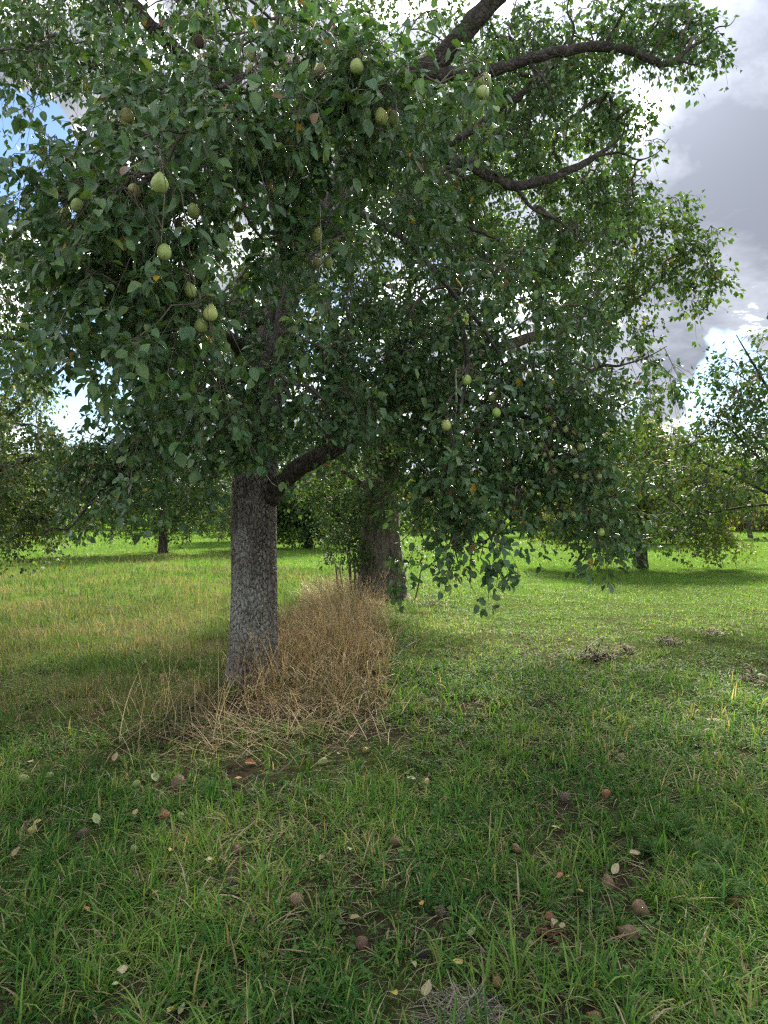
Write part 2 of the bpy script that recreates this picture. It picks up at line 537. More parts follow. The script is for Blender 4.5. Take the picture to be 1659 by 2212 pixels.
def limb_mesh(pts4, K=10, wob=0.0, per=6):
    c = catmull(pts4, per)
    if wob:
        c[1:-1, :3] += rng.normal(0, wob, (len(c) - 2, 3)) * c[1:-1, 3:4] * 2
    rad = c[:, 3] * (1 + rng.normal(0, 0.05, len(c)))
    V, Q = tubes(c[None, :, :3], rad[None], K)
    return V, Q, c

def branch_edges(allp, par, cnt, nl, nodes, rmin, rscale, rmax):
    N = len(nodes)
    a = allp[par]
    b = nodes
    ra = np.clip(rscale * np.sqrt(np.maximum(cnt[par] * (par >= nl), cnt[nl:nl + N])), rmin, rmax)
    rb = np.clip(rscale * np.sqrt(cnt[nl:nl + N]) * 0.9, rmin, rmax)
    ra = np.minimum(ra, rb * 1.5)
    t = np.linspace(0, 1, 5)[None, :, None]
    PT = a[:, None] * (1 - t) + b[:, None] * t
    ln = np.linalg.norm(b - a, axis=1)
    jit = rng.normal(0, 1, (N, 5, 3)) * 0.05 * ln[:, None, None]
    jit[:, 0] = 0; jit[:, -1] = 0
    PT += jit
    PT[..., 2] += (0.10 * ln)[:, None] * np.sin(np.linspace(0, np.pi, 5))[None]
    RAD = ra[:, None] * (1 - t[..., 0]) + rb[:, None] * t[..., 0]
    return PT, RAD

def join(parts):
    """parts: list of (V, faces)"""
    Vs, Fs, n = [], [], 0
    for V, Fc in parts:
        Vs.append(V); Fs.append(Fc + n); n += len(V)
    return np.vstack(Vs), np.vstack(Fs)

def trunk_mesh(c, K, plates=0.0, flare=None):
    """c: (M,4) centre line; relief of bark plates as real geometry"""
    V, Q = tubes(c[None, :, :3], c[None, :, 3], K)
    M = len(c)
    Vr = V.reshape(M, K, 3)
    cen = c[:, None, :3]
    rd = nrm(Vr - cen)
    ang = np.arange(K) * 2 * np.pi / K
    s = np.concatenate([[0], np.cumsum(np.linalg.norm(np.diff(c[:, :3], axis=0), axis=1))])
    disp = np.zeros((M, K))
    lump = np.zeros((M, K))
    for h, amp, ph in ((2, 0.05, 0.4), (3, 0.045, 1.9), (5, 0.03, 0.7)):
        lump += amp * np.sin(h * ang[None] + ph + s[:, None] * (0.5 + 0.25 * h)) * c[:, 3:4]
    disp += lump * 0.8
    if flare is not None:
        fz = np.exp(-s / flare)[:, None]
        disp += fz * c[:, 3:4] * (0.28 + 0.22 * np.maximum(0, np.sin(4 * ang[None] + 0.9)) + 0.12 * np.sin(7 * ang[None]))
    if plates:
        nc = max(8, int(round(2 * np.pi * 0.2 / 0.027)))
        cu = ang[None] / (2 * np.pi) * nc + 0.35 * np.sin(s[:, None] * 21.0 + ang[None] * 3)
        cv = s[:, None] / 0.075 + 0.4 * np.sin(ang[None] * 9 + s[:, None] * 4)
        iu, iv = np.floor(cu).astype(int), np.floor(cv).astype(int)
        f1 = np.full((M, K), 9.0); f2 = np.full((M, K), 9.0)
        for du in (-1, 0, 1):
            for dv in (-1, 0, 1):
                a, b = (iu + du) % nc, iv + dv
                jx, jy = _perm[a & 255, b & 255], _perm[(b + 77) & 255, (a + 31) & 255]
                dd = np.hypot(cu - (iu + du + 0.15 + 0.7 * jx), cv - (iv + dv + 0.15 + 0.7 * jy))
                nf1 = np.minimum(f1, dd)
                f2 = np.where(dd < f1, f1, np.minimum(f2, dd))
                f1 = nf1
        pl = ssm(f2 - f1, 0.05, 0.30)
        disp += (pl - 1) * plates + (vnoise(cu * 5, cv * 5, 1.0, 3) - 0.5) * plates * 0.35
    Vr = Vr + rd * disp[..., None]
    return Vr.reshape(-1, 3), Q

def inside_any(p, gaps):
    px, py = project(p)
    bad = np.zeros(len(p), bool)
    for cx, cy, rx, ry in gaps:
        bad |= ((px - cx) / rx) ** 2 + ((py - cy) / ry) ** 2 < 1
    return bad

def ball(n):
    v = nrm(rng.normal(0, 1, (n, 3)))
    return v * rng.uniform(0, 1, (n, 1)) ** (1 / 2.6)

def frame_matrix(pos, d, n, L, Wd):
    s = nrm(np.cross(d, n))
    return Matrix(((s[0] * Wd, d[0] * L, n[0] * L, pos[0]), (s[1] * Wd, d[1] * L, n[1] * L, pos[1]), (s[2] * Wd, d[2] * L, n[2] * L, pos[2]), (0, 0, 0, 1)))

# ------------------------------------------------------------------ hanging pears (picture place and width -> distance)
# px, py, width, shape, colour, label
PEARS = [
 (345, 397, 38, 'ovate', 'green', 'large speckled green pear hanging alone, biggest on the upper left of the crown'),
 (418, 457, 30, 'ovate', 'green', 'round green pear half under a leaf, just below the biggest pear'),
 (388, 484, 26, 'round', 'russet', 'shaded brownish pear tucked between the round green pear and leaves'),
 (355, 545, 34, 'round', 'green', 'round yellow-green pear with brownish top, below the biggest pear'),
 (411, 628, 30, 'ovate', 'green', 'plump green pear above the blemished pear, left of the trunk'),
 (455, 677, 32, 'ovate', 'yellow', 'yellow-green pear with a dark blemish hanging left of the trunk'),
 (434, 704, 30, 'round', 'green', 'pear partly hidden behind the blemished pear, hanging lowest of that pair'),
 (475, 782, 19, 'ovate', 'green', 'small egg-shaped green pear under the blemished pear'),
 (683, 508, 27, 'necked', 'yellow', 'yellow-green pear with a long neck hanging in front of the dark limb'),
 (684, 568, 22, 'round', 'russet', 'scarred pear with a brown patch, first of the pair under the long-necked pear'),
 (708, 567, 24, 'ovate', 'green', 'green pear, second of the pair under the long-necked pear'),
 (515, 491, 24, 'round', 'green', 'green pear peeping out beneath leaves between trunk limb and biggest pear'),
 (168, 445, 30, 'round', 'green', 'shaded green pear, upper one of the pair near the photo left edge'),
 (142, 461, 26, 'ovate', 'green', 'dull green pear, lower one of the pair near the photo left edge'),
 (274, 250, 30, 'round', 'russet', 'speckled olive pear hanging beside the sky opening at upper left'),
 (543, 121, 24, 'necked', 'green', 'long green pear high up in the crown near bright sky gaps'),
 (542, 150, 22, 'ovate', 'russet', 'dark olive pear directly beneath the long green pear'),
 (693, 152, 25, 'ovate', 'russet', 'brownish pear high in the crown left of the round green one'),
 (771, 144, 31, 'round', 'green', 'round green pear high in the crown right of the brownish one'),
 (824, 253, 30, 'ovate', 'yellow', 'pale green pear, first of the bright twin pears in mid crown'),
 (849, 255, 28, 'ovate', 'green', 'pale green pear, second of the bright twin pears in mid crown'),
 (1048, 173, 27, 'round', 'green', 'green pear, upper of two hanging under the long horizontal limb'),
 (1043, 200, 29, 'round', 'green', 'green pear, lower of two hanging under the long horizontal limb'),
 (430, 90, 27, 'round', 'rotten', 'brown withered pear at the very top of the crown'),
 (290, 413, 30, 'round', 'russet', 'brown-tinged pear in shade left of the biggest pear'),
 (52, 437, 20, 'round', 'russet', 'small brownish pear against the sky at the photo left edge'),
 (302, 366, 26, 'round', 'green', 'green pear in shade above the biggest pear'),
 (290, 806, 16, 'round', 'green', 'tiny green pear, first of a close pair near the left sky opening'),
 (304, 804, 16, 'round', 'green', 'tiny green pear, second of a close pair near the left sky opening'),
 (808, 287, 14, 'round', 'green', 'small green pear just below the bright twin pears'),
 (694, 875, 15, 'round', 'green', 'small green pear low in the crown above the trunk fork'),
 (810, 873, 13, 'ovate', 'green', 'small green pear above the low forked limb'),
 (1008, 821, 23, 'round', 'lime', 'bright lime-green pear beside yellow leaves in the middle crown'),
 (964, 919, 23, 'round', 'yellow', 'yellow-green pear on a hanging branch in the lower middle crown'),
 (1072, 892, 21, 'round', 'lime', 'green pear with dark spots right of the hanging branch'),
 (1063, 860, 17, 'ovate', 'green', 'small green pear just above the dark-spotted one'),
 (1145, 810, 16, 'round', 'green', 'small pear in shade near the yellow leaves on the right'),
 (1254, 966, 18, 'round', 'green', 'round green pear, upper of the twin pears in the low right crown'),
 (1238, 976, 16, 'ovate', 'green', 'green pear, lower of the twin pears in the low right crown'),
 (1175, 983, 13, 'round', 'green', 'small green pear, first of a pair left of the twin pears'),
 (1190, 980, 15, 'round', 'green', 'small green pear, second of a pair left of the twin pears'),
 (1195, 918, 14, 'round', 'green', 'small green pear, upper one above the pair in the right crown'),
 (1222, 928, 15, 'round', 'green', 'dull green pear in shade above the twin pears'),
 (1197, 1017, 15, 'ovate', 'green', 'small green pear under the pair left of the twin pears'),
 (1244, 1028, 14, 'round', 'green', 'small pear, first of three in a row under the twin pears'),
 (1262, 1030, 15, 'round', 'lime', 'small pear, second of three in a row under the twin pears'),
 (1294, 1030, 13, 'round', 'green', 'small pear, third of three in a row under the twin pears'),
 (1298, 1150, 18, 'round', 'lime', 'bright green pear hanging lowest on the right, just above the lawn'),
 (1208, 1113, 13, 'ovate', 'green', 'small green pear low on the right, left of the lowest pear'),
 (1238, 1113, 13, 'ovate', 'green', 'dull green pear between the lowest pear and its left neighbour'),
 (1117, 1062, 15, 'round', 'russet', 'olive pear low in the crown beside the reddish tree behind'),
 (1027, 1022, 13, 'ovate', 'green', 'small narrow pear on the long hanging branch'),
 (1097, 998, 14, 'ovate', 'green', 'small green pear half under a leaf right of the hanging branch'),
 (924, 1080, 15, 'round', 'yellow', 'small yellowish pear in front of the second trunk'),
]
pear_world = []
for (px, py, wd, sh, cl, lb) in PEARS:
    d = min(max(0.060 * F / wd, 2.35), 4.9)
    c = P(px, py, d)
    pear_world.append((c, 0.5 * wd / F * d))
PC = np.array([p[0] for p in pear_world]); PR = np.array([p[1] for p in pear_world])

def clear_of_pears(p, marg=1.0):
    """a leaf that would lie in the same spot as a pear, or right before it, is left out"""
    keep = np.ones(len(p), bool)
    for c, r in zip(PC, PR):
        ax = c - CAMP
        L = np.linalg.norm(ax); ax = ax / L
        q = p - CAMP
        s = q @ ax
        dist = np.linalg.norm(q - s[:, None] * ax, axis=1)
        keep &= ~((dist < r * marg + 0.016) & (s < L + r) & (s > L - 1.3))
    return keep

# ------------------------------------------------------------------ the old pear tree in front
GAPS = [(165, 865, 62, 75), (35, 290, 55, 150), (80, 190, 45, 45), (1160, 235, 40, 26), (1090, 440, 55, 22), (1215, 430, 36, 30), (455, 600, 22, 30),
        (1430, 650, 60, 40), (1320, 740, 50, 50), (1560, 300, 130, 190), (1290, 30, 40, 26), (1400, 330, 60, 50)]

def tree_a():
    root = empty('pear_tree', TA)
    tag(root, 'old pear tree full of green pears, grey plated trunk standing in brown dry grass', 'tree', 'orchard trees')
    loc = lambda p: p - TA
    trunk = np.array([[*(TA + [0, 0, -0.12]), 0.225], [*(TA + [0.0, 0, 0.25]), 0.222], [*P(548, 1260, 6.47), 0.215], [*P(548, 1120, 6.47), 0.213], [*P(552, 1030, 6.47), 0.205],
                      [*P(566, 900, 6.48), 0.165], [*P(588, 720, 6.5), 0.15], [*P(640, 580, 6.45), 0.145], [*P(735, 430, 6.35), 0.14], [*P(778, 300, 6.3), 0.13]])
    c = catmull(trunk, 60)
    c = np.vstack([c[:300], c[300::8], c[-1:]])
    c[:, :3] -= TA
    V, Q = trunk_mesh(c, 168, plates=0.026, flare=0.16)
    obj('trunk', mesh_np('trunk', V, None, Q), M_BARK, root)
    L = [
     [(575, 1085, 6.42, .10), (610, 1042, 6.32, .088), (680, 988, 6.1, .078), (745, 958, 5.9, .072), (800, 900, 5.7, .06), (900, 850, 5.4, .045), (1030, 870, 5.1, .03), (1130, 930, 4.9, .016)],
     [(770, 320, 6.3, .115), (850, 205, 6.2, .105), (950, 125, 6.1, .092), (1040, 30, 6.0, .082), (1120, -70, 6.0, .07), (1200, -260, 6.0, .05)],
     [(915, 165, 6.1, .06), (1000, 160, 6.0, .06), (1090, 143, 5.95, .047), (1180, 118, 5.9, .043), (1280, 101, 5.9, .039), (1370, 112, 5.9, .036), (1428, 138, 5.9, .029), (1462, 128, 5.9, .024), (1495, 100, 5.9, .015), (1520, 88, 5.9, .009), (1548, 60, 5.9, .006), (1575, 55, 5.9, .004), (1592, 34, 5.9, .002)],
     [(1300, 104, 5.9, .02), (1330, 60, 5.85, .014), (1350, 20, 5.8, .009), (1385, -30, 5.8, .005)],
     [(1400, 124, 5.9, .016), (1440, 70, 5.85, .011), (1455, 30, 5.8, .007), (1490, -10, 5.8, .004)],
     [(1462, 128, 5.9, .012), (1500, 140, 5.85, .008), (1525, 130, 5.8, .005), (1548, 138, 5.8, .002)],
     [(1230, 108, 5.9, .014), (1240, 60, 5.9, .009), (1225, 20, 5.9, .006), (1240, -20, 5.9, .004)],
     [(1140, 130, 5.92, .018), (1180, 180, 5.9, .012), (1200, 240, 5.9, .008), (1240, 280, 5.9, .004)],
     [(775, 370, 6.3, .075), (890, 335, 6.2, .058), (1000, 352, 6.1, .052), (1060, 380, 6.1, .047), (1112, 402, 6.1, .042), (1190, 384, 6.1, .037), (1262, 352, 6.2, .028), (1310, 322, 6.3, .018), (1345, 290, 6.3, .010), (1352, 250, 6.3, .006), (1380, 215, 6.3, .003)],
     [(1290, 336, 6.25, .014), (1340, 330, 6.3, .010), (1380, 345, 6.3, .007), (1420, 330, 6.3, .004), (1445, 300, 6.3, .002)],
     [(1112, 402, 6.1, .02), (1150, 450, 6.1, .014), (1210, 480, 6.1, .009), (1270, 530, 6.1, .004)],
     [(1010, 354, 6.1, .018), (1050, 300, 6.1, .012), (1110, 280, 6.1, .008), (1160, 250, 6.1, .004)],
     [(900, 340, 6.2, .03), (940, 410, 6.1, .026), (1000, 480, 6.1, .02), (1080, 520, 6.0, .012)],
     [(880, 340, 6.2, .04), (990, 300, 6.2, .034), (1090, 225, 6.2, .028), (1170, 170, 6.2, .018), (1230, 80, 6.2, .01)],
     [(640, 590, 6.45, .10), (590, 400, 6.2, .08), (540, 280, 6.0, .07), (465, 190, 5.8, .062), (380, 110, 5.6, .056), (300, 25, 5.4, .05), (230, -90, 5.3, .035)],
     [(490, 220, 5.85, .04), (340, 208, 5.6, .034), (225, 150, 5.5, .03), (110, 78, 5.4, .024), (30, 8, 5.3, .018), (-60, -60, 5.3, .012)],
     [(225, 150, 5.5, .02), (120, 128, 5.4, .014), (62, 136, 5.35, .010), (20, 118, 5.3, .007), (-10, 112, 5.3, .005)],
     [(570, 890, 6.48, .08), (440, 808, 6.25, .055), (300, 762, 6.05, .045), (190, 750, 5.95, .038), (100, 735, 5.85, .026), (0, 728, 5.8, .018), (-100, 700, 5.7, .01)],
     [(600, 700, 6.5, .085), (420, 650, 6.2, .062), (200, 605, 6.0, .052), (85, 588, 5.9, .046), (0, 525, 5.8, .036), (-120, 440, 5.7, .02)],
     [(700, 490, 6.4, .085), (600, 340, 5.1, .055), (490, 320, 4.1, .034), (400, 350, 3.3, .018), (330, 380, 2.9, .009)],
     [(760, 360, 6.3, .085), (700, 190, 5.1, .055), (640, 130, 4.1, .034), (560, 150, 3.4, .018), (470, 190, 3.0, .008)],
     [(790, 280, 6.25, .07), (830, 190, 5.1, .045), (820, 130, 4.2, .028), (795, 120, 3.6, .015), (775, 150, 3.2, .006)],
     [(566, 890, 6.48, .07), (520, 760, 5.4, .05), (430, 700, 4.3, .032), (330, 660, 3.6, .018), (240, 640, 3.2, .008)],
     [(600, 690, 6.45, .07), (610, 640, 5.5, .05), (600, 720, 4.6, .03), (560, 800, 4.1, .014)],
     [(740, 440, 6.35, .03), (850, 500, 5.9, .024), (950, 600, 5.3, .018), (1050, 720, 4.8, .012), (1110, 830, 4.7, .007)],
     [(990, 680, 5.0, .022), (1010, 780, 4.75, .018), (990, 900, 4.6, .014), (965, 1040, 4.55, .010), (975, 1150, 4.5, .007), (990, 1215, 4.5, .004)],
     [(548, 985, 6.42, .055), (495, 965, 6.2, .045), (430, 965, 5.95, .036), (330, 990, 5.8, .03), (240, 1010, 5.7, .018), (170, 1060, 5.6, .009)],
     [(1030, 870, 5.1, .025), (1130, 900, 5.2, .022), (1230, 950, 5.3, .018), (1290, 1040, 5.3, .012), (1300, 1110, 5.3, .007), (1292, 1165, 5.3, .004)],
     [(1130, 1000, 5.0, .01), (1110, 1090, 4.7, .008), (1060, 1160, 4.5, .006), (1030, 1175, 4.4, .005), (1075, 1190, 4.35, .003)],
     [(270, 1000, 5.75, .014), (200, 1080, 5.3, .01), (150, 1140, 5.0, .008), (115, 1140, 4.8, .005), (95, 1150, 4.7, .003)],
     [(1130, 930, 5.0, .02), (1280, 800, 5.4, .015), (1340, 790, 5.4, .009), (1400, 770, 5.4, .005), (1440, 748, 5.4, .003)],
    ]
    lp = [trunk[4:, :3]]
    limb_r = {}
    for k, pts in enumerate(L):
        arr = np.array([[*P(a, b, d), r] for a, b, d, r in pts])
        arr[:, :3] -= TA
        V, Q, cc = limb_mesh(arr, 12 if pts[0][3] > 0.03 else 7, 0.05)
        obj('limb', mesh_np('limb', V, None, Q), M_LIMB, root)
        cc = cc[len(cc) // 4:, :3] + TA
        lp.append(cc); limb_r[id(cc)] = pts[0][3]
    limb_pts = np.vstack(lp)
    # foliage masses: px, py, distance, half-width, half-height, half-depth, nodes
    B = [
     (330, 420, 3.1, 230, 190, .55, 46), (560, 200, 3.3, 240, 200, .6, 46), (640, 480, 3.5, 60, 140, .3, 8), (260, 630, 3.4, 220, 150, .6, 32),
     (430, 830, 4.2, 210, 110, .5, 26), (600, 870, 4.4, 170, 65, .5, 18), (110, 500, 3.4, 150, 150, .5, 20), (790, 160, 3.7, 130, 170, .6, 20), (250, 250, 3.7, 160, 120, .6, 20),
     (480, 100, 6.2, 330, 240, 1.2, 44), (700, 640, 5.2, 260, 230, .8, 44), (930, 520, 6.3, 230, 210, .9, 44), (1080, 260, 7.0, 230, 210, .7, 40),
     (1350, 80, 6.2, 190, 75, .5, 24), (1230, 440, 7.0, 200, 140, .7, 34), (1000, 760, 5.0, 260, 180, .7, 60), (1180, 660, 5.8, 180, 150, .8, 36),
     (1050, 950, 4.8, 200, 120, .5, 42), (1200, 980, 5.3, 160, 150, .5, 44), (978, 1090, 4.6, 45, 110, .2, 9), (1290, 1080, 5.3, 70, 80, .3, 12),
     (120, 90, 5.3, 170, 130, .7, 34), (280, 950, 5.8, 170, 110, .5, 40), (420, 960, 5.9, 110, 110, .5, 16), (250, 1040, 5.7, 130, 70, .4, 18), (770, 835, 4.9, 150, 60, .4, 16), (535, 925, 4.6, 100, 45, .3, 16),
     (100, 640, 5.7, 180, 130, .7, 30), (500, 0, 5.0, 400, 140, 1.5, 44), (1100, 60, 6.9, 200, 100, .6, 20), (400, 700, 5.6, 200, 120, .6, 30),
     (1230, 820, 5.4, 120, 90, .4, 20), (860, 330, 4.8, 160, 170, .7, 20),
     (1000, 430, 7.4, 260, 120, .7, 40), (1180, 300, 7.4, 170, 120, .6, 26), (1100, 560, 6.8, 220, 120, .7, 34), (960, 250, 7.4, 160, 120, .6, 20), (1210, 40, 6.9, 180, 70, .5, 26), (1420, 50, 6.5, 120, 55, .4, 20), (760, 420, 6.8, 200, 220, .6, 44), (600, 620, 6.9, 200, 200, .6, 34), (1270, 230, 6.9, 130, 90, .5, 34), (1330, 390, 7.3, 120, 80, .5, 26), (1180, 150, 7.0, 150, 60, .5, 18), (40, 420, 4.6, 120, 140, .6, 16), (60, 100, 4.6, 120, 90, .5, 12),
     # crown above and behind the picture
     (500, -300, 5.5, 700, 260, 2.2, 70), (1100, -250, 6.5, 400, 220, 1.5, 36), (600, 300, 8.2, 500, 400, 1.2, 80), (-200, 300, 5.5, 180, 350, 1.5, 26),
    ]
    nodes, spur = [], []
    for (px, py, d, rx, ry, rd, n) in B:
        u = ball(n)
        nsub = max(2, n // 5)
        cl_ = rng.integers(0, nsub, n)
        u = np.where(rng.random((n, 1)) < 0.7, u[:nsub][cl_] + rng.normal(0, 1, (n, 3)) * np.array([0.17 * F / d / rx, 0.17 * F / d / ry, 0.17 / rd]), u)
        for k in range(n):
            nodes.append(P(px + u[k, 0] * rx, py + u[k, 1] * ry, d + u[k, 2] * rd))
    for cc in lp[1:]:
        if limb_r[id(cc)] < 0.017: continue
        m = max(4, int(np.linalg.norm(np.diff(cc, axis=0), axis=1).sum() * 2.6))
        pick_ = cc[rng.integers(len(cc) // 3, len(cc), m)]
        for p_ in pick_ + rng.normal(0, 0.13, (m, 3)):
            spur.append(p_)
    nodes = np.array(nodes)
    nodes = nodes[~inside_any(nodes, GAPS)]
    spur = np.array(spur)
    sx, sy = project(spur)
    nodes = np.vstack([nodes, spur[(sx < 1490) & (sy < 1120)]])
    nodes = nodes[np.linalg.norm(nodes - CAMP, axis=1) > 2.3]
    px_, py_ = project(nodes)
    # keep the trunk free
    tr = (px_ > 470) & (px_ < 640) & (py_ > 960)
    nodes = nodes[~tr]
    stalk_tops = PC + np.array([0, 0, 1.0]) * (PR[:, None] * 2.6)
    npear = len(stalk_tops)
    allnodes = np.vstack([nodes, stalk_tops])
    nn, par, cnt, nl, allp = grow(limb_pts, allnodes)
    PT, RAD = branch_edges(allp, par, cnt, nl, nn, 0.0028, 0.0031, 0.03)
    V1, Q1 = tubes(PT - TA, RAD, 5)
    centre = TA + np.array([0.2, -0.3, 4.2])
    PT2, ln, la, lr, ldir, lnr = spray_leaves(nn, centre, 5, 12, 0.25, 0.052, 0.65)
    V2, Q2 = tubes(PT2[:, ::2] - TA, np.linspace(0.0022, 0.0012, 3)[None].repeat(len(PT2), 0), 3)
    V, Q = join([(V1, Q1), (V2, Q2)])
    b = obj('branches', mesh_np('branches', V, None, Q), M_TWIG, root)
    tag(b, kind='stuff')
    keep = clear_of_pears(lr) & clear_of_pears(lr + ldir * 0.05)
    px_, py_ = project(lr)
    keep &= ~((px_ > 492) & (px_ < 605) & (py_ > 1015) & (lr[:, 1] < 6.4))
    keep &= np.linalg.norm(lr - CAMP, axis=1) > 2.0
    # few leaves hang before the low limb of the fork
    keep &= ~((np.hypot((px_ - 680) / 95, (py_ - 1000) / 55) < 1) & (lr[:, 1] < 6.0) & (rng.random(len(lr)) < .85))
    la, lr, ldir, lnr = la[keep], lr[keep], ldir[keep], lnr[keep]
    N = len(lr)
    Ln = 0.051 * rng.uniform(0.6, 1.4, N)
    Wd = Ln * rng.uniform(0.56, 0.74, N)
    col = palette(N, [(0.036, 0.090, 0.034), (0.052, 0.118, 0.040), (0.078, 0.150, 0.044), (0.12, 0.185, 0.045), (0.42, 0.26, 0.02), (0.16, 0.085, 0.035)], [34, 36, 20, 8, 0.35, 0.5])
    fold = rng.uniform(0.05, 0.8, N); curl = rng.uniform(-0.12, 0.42, N)
    dist = np.linalg.norm(lr - CAMP, axis=1)
    px_, py_ = project(lr + ldir * 0.03)
    inv = (px_ > -20) & (px_ < 1680) & (py_ > -20) & (py_ < 2230)
    view = nrm(lr - CAMP)
    shown = Ln * np.sqrt(0.15 + np.abs(np.sum(view * lnr, 1))) / dist * inv
    # leaves hidden by nearer ones are passed over: coarse depth buffer on a grid
    gx, gy = np.clip((px_ / 14).astype(int), -2, 130) + 2, np.clip((py_ / 14).astype(int), -2, 170) + 2
    zb = np.full((140, 180), 1e9)
    np.minimum.at(zb, (gx, gy), dist)
    front = dist < zb[gx, gy] + 0.04
    score = np.where(front, shown, 0)
    pick = np.argsort(-score)[:300]
    single = np.zeros(N, bool); single[pick] = True
    # stalks of the leaves (near ones)
    nearm = (dist < 4.0) & inv
    pt = np.stack([la[nearm], lr[nearm]], 1)
    Vp, Qp = tubes(pt - TA, np.full((len(pt), 2), 0.0009), 3)
    po = obj('leaf_stalks', mesh_np('leaf_stalks', Vp, None, Qp), M_STALK, root)
    tag(po, kind='stuff')
    parts = []
    for kind, m in (('hi', (dist < 3.7) & ~single & inv), ('mid', (dist >= 3.7) & (dist < 5.4) & inv & ~single), ('lo', (dist >= 5.4) & inv & ~single), ('tiny', ~inv & ~single)):
        parts.append(leaves_mesh(lr[m] - TA, ldir[m], lnr[m], Ln[m], Wd[m], fold[m], curl[m], col[m], kind))
    V, T = join([(p[0], p[1]) for p in parts])
    cr = obj('crown', mesh_np('crown', V, T, None, np.vstack([p[2] for p in parts]), np.vstack([p[3] for p in parts])), M_LEAF, root)
    tag(cr, kind='stuff')
    # the largest leaves one by one, sharing a few meshes
    var = []
    vc = palette(14, [(0.040, 0.094, 0.036), (0.055, 0.120, 0.042), (0.076, 0.145, 0.044), (0.105, 0.165, 0.042)], [4, 5, 4, 1], 0.1)
    for k in range(14):
        one = np.zeros((1, 3))
        Vv, Tv, Cv, lv = leaves_mesh(one, np.array([[0, 1.0, 0]]), np.array([[0, 0, 1.0]]), np.array([1.0]), np.array([2.0]), np.array([rng.uniform(0.03, 0.2)]), np.array([rng.uniform(-0.05, 0.3)]), vc[k:k + 1], 'hi')
        Vv[:, 0] *= 0.5
        me = mesh_np('leaf', Vv, Tv, None, Cv, lv); me.materials.append(M_LEAF)
        var.append(me)
    for q, i in enumerate(pick):
        o = bpy.data.objects.new('leaf', var[q % 14])
        o.parent = root
        o.matrix_local = frame_matrix(lr[i] - TA, ldir[i], lnr[i], Ln[i], Wd[i])
        COL.objects.link(o)
    # bare lichen-covered twigs hanging before the trunk
    for pts in ([(592, 840, 4.6, .006), (572, 870, 4.6, .0065), (556, 905, 4.55, .0075), (551, 940, 4.5, .0075), (546, 968, 4.5, .007), (528, 990, 4.5, .006), (505, 1010, 4.5, .004)],
                [(546, 968, 4.5, .004), (560, 1000, 4.5, .0035), (585, 1040, 4.5, .003), (600, 1052, 4.5, .002)],
                [(528, 990, 4.5, .003), (524, 1010, 4.5, .0025), (526, 1022, 4.5, .002)],
                [(610, 735, 4.8, .005), (628, 745, 4.7, .006), (650, 780, 4.7, .005), (668, 812, 4.7, .004)],
                [(592, 840, 4.6, .005), (600, 800, 4.8, .006), (604, 760, 4.9, .008), (606, 700, 5.1, .01)],
                [(985, 800, 4.7, .006), (985, 880, 4.6, .007), (980, 950, 4.55, .006), (968, 1030, 4.5, .006), (962, 1100, 4.5, .004)],
                [(880, 960, 4.9, .004), (905, 1000, 4.8, .004), (925, 1020, 4.8, .003), (945, 1010, 4.8, .002)],
                [(695, 340, 3.4, .003), (690, 400, 3.35, .003), (692, 470, 3.3, .0028), (694, 540, 3.3, .0025), (690, 590, 3.3, .002)],
                [(560, 380, 3.5, .0035), (590, 430, 3.4, .0035), (620, 460, 3.4, .003), (632, 520, 3.35, .0025), (634, 545, 3.3, .002)]):
        arr = np.array([[*(P(a, b_, d) - TA), r] for a, b_, d, r in pts])
        V, Q, cc = limb_mesh(arr, 6, 0.15)
        obj('bare_twig', mesh_np('bare_twig', V, None, Q), M_LICHENTWIG, root)
    return root
M_STALK, t_ = new_mat('leaf_stalk')
finish(t_, t_.n('ShaderNodeBsdfPrincipled', ins={'Base Color': (0.13, 0.17, 0.05, 1), 'Roughness': 0.6}).outputs[0])
tree_a()

